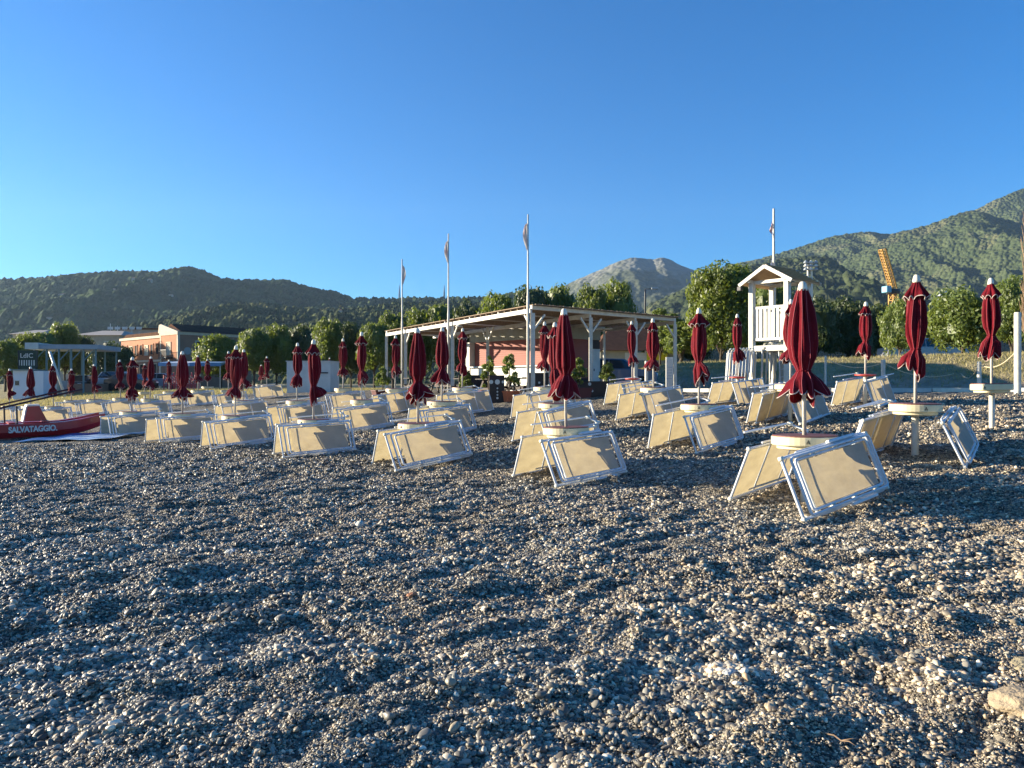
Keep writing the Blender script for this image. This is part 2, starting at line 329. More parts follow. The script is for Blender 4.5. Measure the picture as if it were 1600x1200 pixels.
# ------------------------------------------------------------------ hills and mountains
def hillmat(name, c, c2, rock=None, rh=0, rw=100, ns=.02, bscale=.08, bd=6):
    m = bpy.data.materials.new(name); m.use_nodes = True; t = m.node_tree; n = t.nodes; b = n['Principled BSDF']
    b.inputs['Roughness'].default_value = .95; b.inputs['Specular IOR Level'].default_value = .1
    tc = n.new('ShaderNodeTexCoord')
    no = n.new('ShaderNodeTexNoise'); no.inputs['Scale'].default_value = ns; no.inputs['Detail'].default_value = 10; no.inputs['Roughness'].default_value = .72; t.links.new(tc.outputs['Object'], no.inputs['Vector'])
    mr = n.new('ShaderNodeMapRange'); mr.inputs[1].default_value = .4; mr.inputs[2].default_value = .6; t.links.new(no.outputs[0], mr.inputs[0])
    mx = n.new('ShaderNodeMix'); mx.data_type = 'RGBA'; mx.inputs[6].default_value = (*c, 1); mx.inputs[7].default_value = (*c2, 1); t.links.new(mr.outputs[0], mx.inputs[0])
    src = mx.outputs[2]
    n3 = n.new('ShaderNodeTexNoise'); n3.inputs['Scale'].default_value = .007; n3.inputs['Detail'].default_value = 9; n3.inputs['Roughness'].default_value = .68; n3.inputs['Distortion'].default_value = .6; t.links.new(tc.outputs['Object'], n3.inputs['Vector'])
    r3 = n.new('ShaderNodeMapRange'); r3.inputs[1].default_value = .54; r3.inputs[2].default_value = .60; t.links.new(n3.outputs[0], r3.inputs[0])
    m4 = n.new('ShaderNodeMix'); m4.data_type = 'RGBA'; m4.inputs[7].default_value = (c2[0]*1.5, c2[1]*1.25, c2[2]*1.4, 1); t.links.new(src, m4.inputs[6]); t.links.new(r3.outputs[0], m4.inputs[0]); src = m4.outputs[2]
    if rock:
        sp = n.new('ShaderNodeSeparateXYZ'); t.links.new(tc.outputs['Object'], sp.inputs[0])
        n2 = n.new('ShaderNodeTexNoise'); n2.inputs['Scale'].default_value = .006; n2.inputs['Detail'].default_value = 8; n2.inputs['Roughness'].default_value = .7; t.links.new(tc.outputs['Object'], n2.inputs['Vector'])
        ma = n.new('ShaderNodeMath'); ma.operation = 'MULTIPLY_ADD'; ma.inputs[1].default_value = rw*5; t.links.new(n2.outputs[0], ma.inputs[0]); t.links.new(sp.outputs[2], ma.inputs[2])
        r2 = n.new('ShaderNodeMapRange'); r2.inputs[1].default_value = rh+rw*2.5-rw*.3; r2.inputs[2].default_value = rh+rw*2.5+rw*.5; t.links.new(ma.outputs[0], r2.inputs[0])
        m3 = n.new('ShaderNodeMix'); m3.data_type = 'RGBA'; m3.inputs[7].default_value = (*rock, 1); t.links.new(src, m3.inputs[6]); t.links.new(r2.outputs[0], m3.inputs[0]); src = m3.outputs[2]
    t.links.new(src, b.inputs['Base Color'])
    vb = n.new('ShaderNodeTexVoronoi'); vb.inputs['Scale'].default_value = bscale; t.links.new(tc.outputs['Object'], vb.inputs['Vector'])
    bp = n.new('ShaderNodeBump'); bp.invert = True; bp.inputs['Strength'].default_value = 1; bp.inputs['Distance'].default_value = bd
    t.links.new(vb.outputs['Distance'], bp.inputs['Height']); t.links.new(bp.outputs[0], b.inputs['Normal'])
    return m
def hill(name, ridge, D, Dn, Db, m, seed, gul=.10, fuzz=2.0, gscale=1.0, nxx=520, nyy=90, pw=.9, skew=None):
    px = np.array([r[0] for r in ridge], float); py = np.array([r[1] for r in ridge], float)
    u = np.linspace(px[0], px[-1], nxx); H = (600-np.interp(u, px, py))/F*D
    k = np.ones(7)/7; H = np.convolve(np.pad(H, 3, 'edge'), k, 'valid')
    s = np.concatenate([np.linspace(0, 1, nyy)**.9, 1+np.linspace(0, 1, 14)[1:]])
    U, S = np.meshgrid(u, s); Hh = np.broadcast_to(H, U.shape)
    Dd = np.where(S <= 1, Dn+(D-Dn)*S, D+(Db-D)*(S-1))
    Xx = (U-800)/F*(D*.55+Dd*.45); Yy = Dd
    prof = np.where(S <= 1, np.sin(np.clip(S, 0, 1)*math.pi/2)**(1/pw)*.35+.65*S**1.15, 1-(S-1)**1.3)
    L = 260*gscale
    rn = lambda a, b_, sd: 1-2*np.abs(2*vn(a, b_, sd))
    warp = 1.2*vn(Xx/L*.7, Yy/L*.7, seed+5)
    g = rn(Xx/L+warp, Yy/L*.55, seed)*.8+.5*rn(Xx/L*2.3+warp, Yy/L*1.2, seed+1)+.35*rn(Xx/L*5.3+warp*.4, Yy/L*2.9, seed+2)+.45*vn(Xx/L*11, Yy/L*8, seed+3)+.3*vn(Xx/L*21, Yy/L*17, seed+8)
    amp = gul*np.maximum(Hh, 20)*np.sin(np.clip(S, 0, 1.0)*math.pi)**.8
    Z = Hh*prof+amp*(g-.6)+fuzz*(vn(Xx/(7*gscale), Yy/(7*gscale), seed+4)+vn(Xx/(3.2*gscale), Yy/(3.2*gscale), seed+6)*.7)-2
    edge = np.minimum(1, np.minimum(U-u[0], u[-1]-U)/12+.0)
    co = np.stack([Xx, Yy, Z-8*(S == 0)-6*(S >= 1.99)], -1).reshape(-1, 3); ny_, nx_ = U.shape
    me = bpy.data.meshes.new(name); idx = np.arange(nx_*ny_).reshape(ny_, nx_)
    q = np.stack([idx[:-1,:-1], idx[:-1,1:], idx[1:,1:], idx[1:,:-1]], -1).reshape(-1, 4)
    me.vertices.add(len(co)); me.vertices.foreach_set('co', co.ravel()); me.loops.add(q.size); me.loops.foreach_set('vertex_index', q.ravel().astype(np.int32))
    me.polygons.add(len(q)); me.polygons.foreach_set('loop_start', np.arange(0, q.size, 4, dtype=np.int32)); me.polygons.foreach_set('use_smooth', np.ones(len(q), bool)); me.update()
    me.materials.append(m); o = bpy.data.objects.new(name, me); col.objects.link(o); tag(o, kind='structure'); return o
fo1 = hillmat('forest_left', (.020, .040, .016), (.045, .075, .030), ns=.03, bscale=.11, bd=4)
fo2 = hillmat('forest_near', (.022, .034, .013), (.075, .09, .032), ns=.05, bscale=.14, bd=4)
fo3 = hillmat('forest_mountain', (.046, .064, .028), (.074, .092, .042), rock=(.14, .15, .10), rh=760, rw=100, ns=.03, bscale=.10, bd=7)
fo4 = hillmat('rocky_mountain', (.065, .078, .045), (.095, .105, .068), rock=(.20, .20, .17), rh=380, rw=120, ns=.02, bscale=.06, bd=4)
fo5 = hillmat('forest_dark', (.022, .034, .016), (.06, .075, .032), rock=(.2, .19, .16), rh=330, rw=90, ns=.03, bscale=.07, bd=8)
hill('hill_far_left', [(-500,470),(-260,440),(-100,438),(0,435),(60,433),(100,430),(150,425),(200,422),(250,424),(272,420),(290,416),(312,419),(340,431),(370,436),(400,436),(447,437),(478,445),(503,453),(525,455),(550,464),(575,464),(619,465),(650,463),(712,463),(760,463),(806,455),(840,452),(900,470),(980,520),(1040,590)], 1400, 650, 2300, fo1, 101, .06, 8, .6, nxx=760)
hill('hill_left', [(190,600),(232,512),(275,499),(325,484),(375,473),(420,471),(455,478),(500,481),(560,478),(600,474),(650,470),(690,468),(740,470),(790,474),(850,480),(930,500),(1000,560),(1030,600)], 850, 430, 1200, fo2, 131, .10, 6, .55, nxx=620)
hill('mountain_far', [(800,520),(840,465),(880,447),(905,434),(930,424),(960,410),(975,405),(990,401),(1005,403),(1018,405),(1032,401),(1045,403),(1060,412),(1080,420),(1100,427),(1130,430),(1180,440),(1250,470),(1330,560)], 2700, 2000, 3200, fo4, 151, .075, 2.5, 2.0, nxx=300)
hill('mountain_behind', [(960,520),(1060,452),(1100,432),(1133,414),(1184,404),(1230,391),(1267,379),(1304,367),(1330,363),(1350,361),(1372,363),(1392,365),(1415,359),(1450,352),(1500,350),(1560,355),(1700,380),(1800,460)], 2450, 1600, 2900, fo3, 171, .09, 4, 1.4, nxx=420)
hill('mountain_high', [(1380,430),(1440,360),(1500,334),(1526,326),(1554,311),(1580,301),(1600,293),(1660,268),(1760,262),(1900,300),(2000,400)], 2600, 1900, 3100, fo3, 191, .10, 4, 1.5, nxx=320)
hill('mountain_green', [(1120,590),(1200,500),(1260,450),(1320,405),(1370,378),(1397,366),(1430,356),(1461,346),(1490,335),(1508,330),(1521,328),(1533,331),(1550,338),(1575,343),(1600,350),(1680,350),(1800,370),(2000,420),(2200,560)], 2050, 1200, 2500, fo3, 211, .10, 5, 1.5, nxx=620, nyy=130)
hill('hill_dark', [(960,540),(1010,476),(1050,458),(1091,441),(1120,428),(1147,418),(1184,412),(1220,404),(1253,399),(1276,400),(1290,408),(1305,419),(1322,429),(1346,443),(1364,450),(1400,464),(1440,470),(1500,482),(1600,500),(1750,590)], 1350, 700, 1800, fo5, 231, .10, 6, .8, nxx=560)

# ------------------------------------------------------------------ loungers
def make_lounger(kind):
    r = empty('sun_lounger'); L, W = 1.60, .62
    def rect(m, x0, x1, y0, y1, z, rad, mt, rc=.04):
        pts = []
        for (cx, cy, a0) in ((x1-rc, y1-rc, 0), (x0+rc, y1-rc, 90), (x0+rc, y0+rc, 180), (x1-rc, y0+rc, 270)):
            for k in range(4): a = R(a0+30*k); pts.append((cx+rc*math.cos(a), cy+rc*math.sin(a), z))
        m.tube(pts, rad, mt, 8, closed=True)
    hl = L/2
    fr = MB()
    for (xx, yy) in ((-hl, 0), (hl, 0), (-hl, W), (hl, W)): fr.box((xx-.026, yy-.022, -.024), (xx+.026, yy+.022, .024), creamlt, .008)
    def sheet(x0, x1, y0, y1, z, name, sag=.014):
        s = MB(); nxs, nys = 10, 5; vs = []; fs = []
        for j in range(nys+1):
            for i in range(nxs+1):
                a, b_ = i/nxs, j/nys; vs.append((x0+(x1-x0)*a, y0+(y1-y0)*b_, z-sag*math.sin(a*math.pi)*math.sin(b_*math.pi)+.002*math.sin(a*17+b_*9)))
        for j in range(nys):
            for i in range(nxs): k = j*(nxs+1)+i; fs.append((k, k+1, k+nxs+2, k+nxs+1))
        s.add(vs, fs, fabric); return s.build(name, r, smooth=True, fixn=False)
    if kind == 'A':
        rect(fr, -hl, hl, 0, W, 0, .017, alu); rect(fr, -hl+.30, hl+.02, -.02, W+.02, -.04, .014, alu); rect(fr, -hl+.06, hl-.05, .02, W-.02, .06, .014, alu); fr.build('frame', r, smooth=True)
        sheet(-hl+.22, hl-.16, .075, W-.075, .03, 'fabric')
        fi = MB(); rect(fi, -hl+.15, hl-.10, .055, W-.055, .035, .015, alu)
        for s_ in (-.3, .12, .55):
            for y0 in (.0, W): fi.beam((s_, y0+(.03 if y0 == 0 else -.03), .0), (s_, y0+(.03 if y0 == 0 else -.03), .05), .03, .05, creamlt)
        fi.build('seat_frame', r, smooth=True)
        for yy in (-.045, W+.010):
            a = MB(); a.box((.02, yy, .0), (.52, yy+.035, .05), alu, .008); a.build('armrest', r)
    elif kind == 'B':
        rect(fr, -hl, hl, 0, W, 0, .016, alu); fr.build('frame', r, smooth=True)
        for (a, b_) in ((-hl+.02, -hl+.30), (-hl+.33, .18), (.22, hl-.02)): sheet(a, b_, .012, W-.012, .012, 'fabric', .012)
        for (yy, x0, x1, zz) in ((W+.03, -hl-.13, hl-.35, .30), (.035, -hl-.10, hl-.45, .17)):
            lf = MB(); lf.tube([(x1, yy, .02), (x0+.05, yy, .02), (x0, yy, .06), (x0, yy-.01, zz-.04), (x0+.05, yy-.01, zz), (x1-.1, yy-.01, zz)], .013, alu, 6)
            for z_ in (.05, zz-.03): lf.box((x0-.03, yy-.025, z_-.02), (x0+.05, yy+.02, z_+.03), creamlt, .006)
            lf.build('leg', r, smooth=False)
        for a in (-hl+.315, .20): fi = MB(); fi.tube([(a, .0, .012), (a, W, .012)], .012, alu, 6); fi.build('crossbar', r, smooth=True)
    else:
        rect(fr, -hl, hl, 0, W, 0, .018, alu); fr.build('frame', r, smooth=True)
        sheet(-hl+.02, hl-.02, .012, W-.012, -.01, 'fabric')
        for k in range(4): fi = MB(); a = -hl+.26+k*.36; fi.tube([(a, .0, .02), (a, W, .02)], .015, alu, 6); fi.build('crossbar', r, smooth=True)
    reg(r); return r
LPROTO = {k: make_lounger(k) for k in 'ABC'}; LUSED = set()
def lounger(kind, M, label, group):
    p = LPROTO[kind]
    if kind in LUSED: o = copy_tree(p)
    else: o = p; LUSED.add(kind)
    o.matrix_world = M; assert len(label.split()) <= 16, label; tag(o, label, 'sun lounger', group); return o

# ------------------------------------------------------------------ parasols
def ring_surface(m, prof, nth, mt, fold, nf, ph, rs, bot=None):
    """prof: list of (h, R, fold strength); z = -h; returns grid of points"""
    grid = []
    irr = [rs.uniform(-1, 1) for _ in range(nf)]; sc8 = [rs.uniform(.75, 1.3) for _ in range(nf)]
    for (h, R0, fs) in prof:
        row = []
        for k in range(nth):
            th = 2*math.pi*k/nth; c = th*nf/(2*math.pi); i0 = int(c) % nf; fr_ = c-int(c); fr_ = fr_*fr_*(3-2*fr_)
            iv = irr[i0]*(1-fr_)+irr[(i0+1) % nf]*fr_; sv = sc8[i0]*(1-fr_)+sc8[(i0+1) % nf]*fr_
            wv = abs(math.cos(nf*th/2+ph))**.7
            r_ = R0*.13*fs*math.sin(h*5.5+iv*7)*(1 if h < 1 else .5)+R0*(1-fs*fold*.9+fs*fold*1.5*wv*sv)+R0*fs*.12*iv+R0*max(0, fs-.85)*.75*iv
            z = -h
            if bot: z += bot(h, th, wv, iv)
            th2 = th+.10*math.sin(h*4+iv*3)*fs; th = th2; row.append(Vector((r_*math.cos(th+.25*iv*fs), r_*math.sin(th+.25*iv*fs), z)))
        grid.append(row)
    vs = [p for row in grid for p in row]; n = nth
    fs_ = [(i*n+k, i*n+(k+1) % n, (i+1)*n+(k+1) % n, (i+1)*n+k) for i in range(len(grid)-1) for k in range(n)]
    m.add(vs, fs_, mt); return grid
def make_parasol(var, vent, tcolor):
    rs = random.Random(var*17+3)
    r = empty('beach_parasol'); nth = 96; Hh = 2.45
    # local z = 0 at the very top of the cap; everything hangs below
    f = MB(); f.lathe([(.006, .01), (.026, .004), (.043, -.02), (.054, -.065), (.058, -.10)], (0,0,0), creamlt, 16); f.build('finial_cap', r, smooth=True)
    p = MB(); p.tube([(0,0,-.1), (0,0,-Hh+.72)], .024, white, 12); p.build('pole', r, smooth=True)
    b_ = MB(); b_.tube([(0,0,-Hh+.70), (0,0,-Hh-.35)], .052, white, 16); b_.build('base_post', r, smooth=True)
    T = -Hh+.73
    if tcolor == 'cream':
        tb = MB(); tb.lathe([(.05, -.155), (.25, -.155), (.31, -.140), (.31, -.105), (.365, -.10), (.37, -.09), (.37, -.012), (.365, -.006)], (0,0,T), cream, 40); tb.lathe([(.358, -.007), (.358, .008), (.05, .008)], (0,0,T), brownrim, 40)
        tt = tb.build('table_top', r)
        em = MB(); c_, s_ = math.cos(R(-112)), math.sin(R(-112))
        for d0, zz in ((-.014, -.07), (.014, -.07)):
            a = Vector((.3715*c_, .3715*s_, T-.032)); sd = Vector((-s_, c_, 0)); em.beam(a+Vector((c_,s_,0))*.001, a+sd*d0*1.3+Vector((0,0,-.045)), .012, .004, dark)
        a = Vector((.3725*c_, .3725*s_, T-.062)); em.beam(a-sd*.02, a+sd*.02, .012, .004, dark)
        em.build('emblem', tt)
    elif tcolor == 'red':
        tb = MB(); tb.lathe([(.04, -.05), (.12, -.05), (.26, -.028), (.27, -.02), (.27, 0), (.05, .012)], (0,0,T), redpl, 36); tb.build('table_top', r)
    c = MB(); tr = MB(); ph = rs.random()*3; nf = 8
    tie = rs.uniform(.92, 1.04) if vent else rs.uniform(.95, 1.02); Ln = 1.32
    if vent:
        prof = [(.20, .06, .3), (.30, .105, .5), (.40, .122, .8), (.55, .130, .9), (.68, .134, .9), (.80, .120, .9), (tie-.08, .090, .8), (tie, .060, .6), (tie+.05, .085, .8), (tie+.13, .135, 1.1), (Ln-.04, .150, 1.3), (Ln, .135, 1.35)]
    else:
        prof = [(.08, .052, .3), (.15, .072, .5), (.30, .098, .8), (.50, .120, .8), (.70, .135, .8), (.85, .125, .8), (tie-.07, .095, .7), (tie, .068, .5), (tie+.06, .10, .8), (tie+.14, .14, 1.1), (Ln-.05, .175, 1.35), (Ln, .18, 1.45)]
    full = []
    for (a, b2) in zip(prof[:-1], prof[1:]):
        for k in range(3):
            t_ = k/3; full.append(tuple(a[i]*(1-t_)+b2[i]*t_ for i in range(3)))
    full.append(prof[-1])
    side = rs.uniform(0, 6.28)
    def bot(h, th, wv, iv):
        g_ = max(0, (h-tie)/(Ln-tie)); return g_*(.10*(1-wv)+.09*iv+.07*math.cos(th-side))
    def bot2(h, th, wv, iv): return bot(h, th, wv, iv)
    g1 = ring_surface(c, full, nth, red, .26, nf, ph, rs, bot)
    # give the skirt a lean to one side
    off = Vector((math.cos(side), math.sin(side), 0))
    for i, (h, _, _) in enumerate(full):
        k = max(0, (h-tie)/(Ln-tie))*.075
        for j in range(nth):
            vi = i*nth+j; v_ = Vector(c.v[vi])+off*k; c.v[vi] = tuple(v_); g1[i][j] = v_
    cn = c.build('canopy', r, smooth=True, fixn=False)
    tr.tube([v_*1.0 for v_ in g1[-1]], .006, trim, 5, closed=True)
    for k in range(nf):
        th = (k*math.pi-ph)*2/nf; j = int(round(((th) % (2*math.pi))/(2*math.pi)*nth)) % nth
        line = [g1[i][j]+Vector((g1[i][j].x, g1[i][j].y, 0)).normalized()*.002 for i in range(0, len(g1), 1)]
        tr.tube(line, .0035, pink, 4)
    tr.build('piping', cn, smooth=True)
    tc_ = MB(); ring = [Vector(v_)*1.0+Vector((v_.x, v_.y, 0)).normalized()*.004 for v_ in g1[min(range(len(full)), key=lambda i: abs(full[i][0]-tie))]]
    tc_.tube(ring, .009, red, 5, closed=True); kd = ring[int(nth*.7)]
    tc_.tube([kd, kd*1.06+Vector((0,0,-.05)), kd*1.1+Vector((.01,0,-.13))], .006, red, 5); tc_.build('tie_cord', cn, smooth=True)
    if vent:
        vt = MB(); v2_ = MB(); vp = [(.07, .046, .2), (.13, .066, .5), (.20, .098, .8), (.27, .130, .95), (.325, .146, 1.0)]
        vf = []
        for (a, b2) in zip(vp[:-1], vp[1:]):
            for k in range(3): t_ = k/3; vf.append(tuple(a[i]*(1-t_)+b2[i]*t_ for i in range(3)))
        vf.append(vp[-1])
        def bv(h, th, wv, iv): return (max(0, (h-.15)/.18))*(.075*wv-.03)*1.0
        g2 = ring_surface(vt, vf, nth, red, .22, nf, ph, rs, bv)
        vo = vt.build('vent', r, smooth=True, fixn=False); v2_.tube(g2[-1], .0065, trim, 5, closed=True); v2_.build('piping', vo, smooth=True)
    reg(r); return r

U_ = Vector((.70711, .70711, 0)); V_ = Vector((-.70711, .70711, 0))
PROTO = {}
def parasol(px, yt, yb, kind, table, label):
    vent = kind[0] == 'V'; key = (kind, table)
    vis = (yb-yt)
    Y = DEPTH.get(px) or 1186*1.36/vis
    x = X(px, Y); zt = Zt(yt, Y); g0 = gz(x, Y)
    if key not in PROTO: o = PROTO[key] = make_parasol(int(kind[1]), vent, table)
    else: o = copy_tree(PROTO[key])
    s = (zt-g0)/2.45
    wr_ = random.Random(px*5).uniform(.80, .92) if vent else random.Random(px*5).uniform(.9, 1.0); o.location = (x, Y, zt); o.scale = (wr_, wr_, s); lr = random.Random(px*9); o.rotation_euler = (lr.uniform(-.018, .018), lr.uniform(-.018, .018), lr.uniform(-.5, .5) if table == 'cream' else lr.uniform(0, 6))
    tag(o, label, 'parasol', 'closed burgundy parasols on the pebble beach'); return x, Y, g0
DEPTH = {1254: 8.5, 881: 10.97, 652: 13.3, 490: 15.7, 369: 18.2, 285: 20.5, 207: 23.2, 1432: 10.7, 1548: 12.8, 1092: 13.4, 1236: 15.7, 1353: 18.2,
         867: 15.8, 1020: 18.2, 1152: 20.7, 691: 18.2, 851: 20.6, 987: 23, 565: 20.6, 723: 23, 465: 23, 618: 25.4, 381: 25.6, 536: 28,
         15: 34.8, 48: 33.3, 82: 30.8, 112: 39, 147: 37, 187: 35.5, 226: 43, 236: 32, 264: 40, 309: 38, 324: 44, 357: 34.8, 408: 47, 417: 40, 515: 48.5}
P_LIST = [  # px, top, bottom, mesh kind, table, parasol label, short name used by the loungers below it, front kind, back kind
 (1254, 441, 632, 'S1', 'cream', 'largest and nearest closed burgundy parasol, tied low, in front of the lifeguard tower', 'the largest nearest parasol', 'A', 'B'),
 (881, 483, 630, 'S2', 'cream', 'tall smooth burgundy parasol with flared skirt, nearest of those before the pergola', 'the tall parasol before the pergola', 'A', 'B'),
 (652, 513, 635, 'S6', 'cream', 'smooth closed burgundy parasol with skirt kicked out, beside the second flagpole from the left', 'the parasol left of the middle flagpole', 'A', 'B'),
 (490, 531, 634, 'V4', 'cream', 'burgundy parasol with scalloped cap, large one in front of the white hut', 'the large parasol before the white hut', 'A', 'B'),
 (369, 540, 629, 'V8', 'cream', 'large burgundy parasol overlapping two others in front of the leafy ficus row', 'the overlapping parasol by the ficus row', 'A', 'B'),
 (285, 549, 627, 'S1', 'cream', 'slim dark burgundy parasol in front of the brick ruin with blue awnings', 'the slim parasol before the brick ruin', 'A', 'B'),
 (207, 558, 627, 'V6', 'cream', 'dark burgundy parasol nearest right of the red rescue boat', 'the parasol right of the rescue boat', 'A', 'B'),
 (1432, 430, 581, 'V7', 'cream', 'big burgundy parasol with scalloped cap on exposed table post, in front of the crane side', 'the big parasol right of the crane', 'A', 'B'),
 (1548, 435, 561, 'V2', 'cream', 'burgundy parasol on a bare cream table post with no loungers, by the grassy bank', '', '', ''),
 (1092, 482, 603, 'V6', 'cream', 'full burgundy parasol with wide gathered skirt left of the lifeguard tower', 'the full parasol left of the tower', 'A', 'B'),
 (1236, 468, 572, 'V8', 'cream', 'burgundy parasol half hidden behind the largest parasol beside the tower', 'the parasol half hidden by the tower', 'B', 'B'),
 (1353, 472, 561, 'V3', 'red', 'burgundy parasol with round red table against the dark hedge', 'the red-tabled parasol before the dark hedge', 'B', 'B'),
 (867, 504, 604, 'V4', 'cream', 'burgundy parasol directly left of the tall smooth one, beneath the pergola edge', 'the parasol just left of the tall one', 'A', 'B'),
 (1020, 498, 585, 'V8', 'cream', 'burgundy parasol in front of the dark bushes right of the blue car', 'the parasol right of the blue car', 'B', 'B'),
 (1152, 491, 568, 'V3', 'red', 'burgundy parasol with red table before the loungers stored upright at the tower', 'the red-tabled parasol at the tower', 'C', 'B'),
 (691, 512, 596, 'S2', 'cream', 'smooth burgundy parasol with side-blown skirt just left of the middle flagpole', 'the smooth parasol at the middle flagpole', 'A', 'B'),
 (851, 503, 580, 'V8', 'cream', 'shorter burgundy parasol in front of the red clapboard kiosk wall', 'the short parasol before the kiosk wall', 'B', 'B'),
 (987, 502, 569, 'V1', 'red', 'burgundy parasol with red table in front of the blue car', 'the red-tabled parasol before the blue car', 'C', 'B'),
 (565, 519, 596, 'V6', 'cream', 'burgundy parasol with open skirt in front of the dark ficus gap', 'the parasol before the dark ficus gap', 'A', 'B'),
 (723, 513, 581, 'V7', 'cream', 'burgundy parasol next to the kiosk white end pillar', 'the parasol beside the kiosk pillar', 'B', 'B'),
 (465, 536, 605, 'V2', 'cream', 'burgundy parasol overlapping the left end of the white hut', 'the parasol at the hut left end', 'A', 'B'),
 (618, 524, 588, 'V6', 'cream', 'burgundy parasol just left of the leftmost flagpole', 'the parasol beside the leftmost flagpole', 'C', 'B'),
 (381, 546, 606, 'S6', 'cream', 'burgundy parasol half hidden on the right behind the overlapping large one', 'the half hidden parasol by the ficus row', 'B', 'B'),
 (536, 529, 585, 'V1', 'cream', 'bright red-lit parasol at the right end of the white hut', 'the parasol at the hut right end', 'A', ''),
 (15, 576, 622, 'V4', 'cream', 'dark burgundy parasol closest to the left picture edge, before the white kiosk hut', 'the parasol nearest the left edge', 'A', ''),
 (48, 573, 621, 'S2', 'cream', 'dark slim burgundy parasol between the white kiosk hut and the boat oars', 'the slim parasol behind the boat seat', 'A', ''),
 (82, 568, 620, 'V2', 'cream', 'dark burgundy parasol behind the tip of the upper oar', 'the parasol at the oar tip', 'A', ''),
 (112, 576, 617, 'V6', 'cream', 'small burgundy parasol in front of the steel pavilion', 'the small parasol before the steel pavilion', 'A', ''),
 (147, 569, 612, 'S4', 'cream', 'small smooth burgundy parasol by the right end of the steel pavilion', 'the smooth parasol right of the pavilion', 'A', ''),
 (187, 562, 607, 'V1', 'cream', 'small burgundy parasol between the pavilion and the brick ruin', 'the small parasol left of the ruin', 'A', ''),
 (226, 568, 605, 'V5', 'cream', 'tiny far burgundy parasol touching a taller one before the brick arches', 'the tiny parasol under the arches', '', ''),
 (236, 557, 607, 'S3', 'cream', 'straight burgundy parasol below the arched windows of the brick ruin', 'the straight parasol under the arches', 'A', ''),
 (264, 562, 601, 'V3', 'cream', 'small burgundy parasol in front of the blue awning left end', 'the parasol by the blue awning', 'A', ''),
 (309, 555, 597, 'S1', 'cream', 'small burgundy parasol below the shaded ruin wall', 'the parasol below the shaded ruin wall', 'A', ''),
 (324, 561, 597, 'V7', 'cream', 'small burgundy parasol at the right end of the blue awning', 'the parasol at the awning right end', '', ''),
 (357, 549, 594, 'V3', 'cream', 'burgundy parasol peeping out on the left behind the large overlapping one', 'the peeping parasol by the ficus row', 'A', ''),
 (408, 570, 604, 'S5', 'cream', 'tiny burgundy parasol half hidden in front of the ficus trunks', 'the half hidden parasol by the trunks', '', ''),
 (417, 557, 597, 'V8', 'cream', 'small burgundy parasol in front of the ficus row dark trunks', 'the small parasol by the ficus trunks', 'B', ''),
 (515, 559, 592, 'V3', 'cream', 'tiny burgundy parasol standing against the white hut wall', 'the tiny parasol at the hut wall', '', ''),
]
def place_bed(x, y, g0, side, k, kind, label, rnd, near):
    """side -1: leans from the camera side; +1: from the far side. k counts outward."""
    W = .62; al = R(21+rnd.uniform(-2, 3)); n_out = V_*side
    du = (rnd.uniform(-.1, .1) + (-.05 if side < 0 else .08)) + (.09*k if side < 0 else -.07*k)
    if near: du = near[0 if side < 0 else 1]+.10*k
    dist = (.62 if near else .49)+.085*k; al = al if near else al*.8
    yaw = rnd.uniform(-.06, .06)+(near[2] if near and side < 0 else 0)
    u2 = U_*math.cos(yaw)+V_*math.sin(yaw); n2 = (n_out-u2*n_out.dot(u2)).normalized()
    B = Vector((x, y, 0))+U_*du+n_out*dist
    L = .80
    za = gz(*(B-u2*L).xy); zb = gz(*(B+u2*L).xy); tilt = (zb-za)/(2*L)+rnd.uniform(-.02, .04)+(near[3] if near and side < 0 else 0)
    B.z = max((za+zb)/2, za+L*tilt, zb-L*tilt)+.012
    Xv = (u2+Vector((0,0,tilt))).normalized()
    up = Vector((0,0,1))*math.cos(al)-n2*math.sin(al); up = (up-Xv*up.dot(Xv)).normalized()
    Zv = Xv.cross(up).normalized(); 
    if Zv.dot(n2) < 0: Xv = -Xv; Zv = -Zv
    M = Matrix((( Xv.x, up.x, Zv.x, B.x), (Xv.y, up.y, Zv.y, B.y), (Xv.z, up.z, Zv.z, B.z), (0,0,0,1)))
    return lounger(kind, M, label, 'sun loungers leaned on the parasol tables')
NEAR = {1254: (-.32, .25, -.14, .06), 881: (-.10, .42, .0, .0), 652: (-.1, .3, .0, .03), 1432: (.20, .0, .16, .0)}
for (px, yt, yb, kd, tb, lab, short, fk, bk) in P_LIST:
    x, y, g0 = parasol(px, yt, yb, kd, tb, lab)
    rnd = random.Random(px*3+1)
    if fk:
        for k in range(1):
            w_ = 'folded'
            place_bed(x, y, g0, -1, k, fk, f'{w_} cream lounger on the camera side of {short}', rnd, NEAR.get(px))
    if bk:
        for k in range(2 if px in (1432, 1236) else 1):
            w_ = ('outer' if k == 1 else 'inner') if px in (1432, 1236) else 'folded'
            place_bed(x, y, g0, 1, k, bk, f'{w_} cream lounger on the far side of {short}', rnd, NEAR.get(px))
for kd in 'ABC':
    if kd not in LUSED: bpy.data.objects.remove(LPROTO[kd])

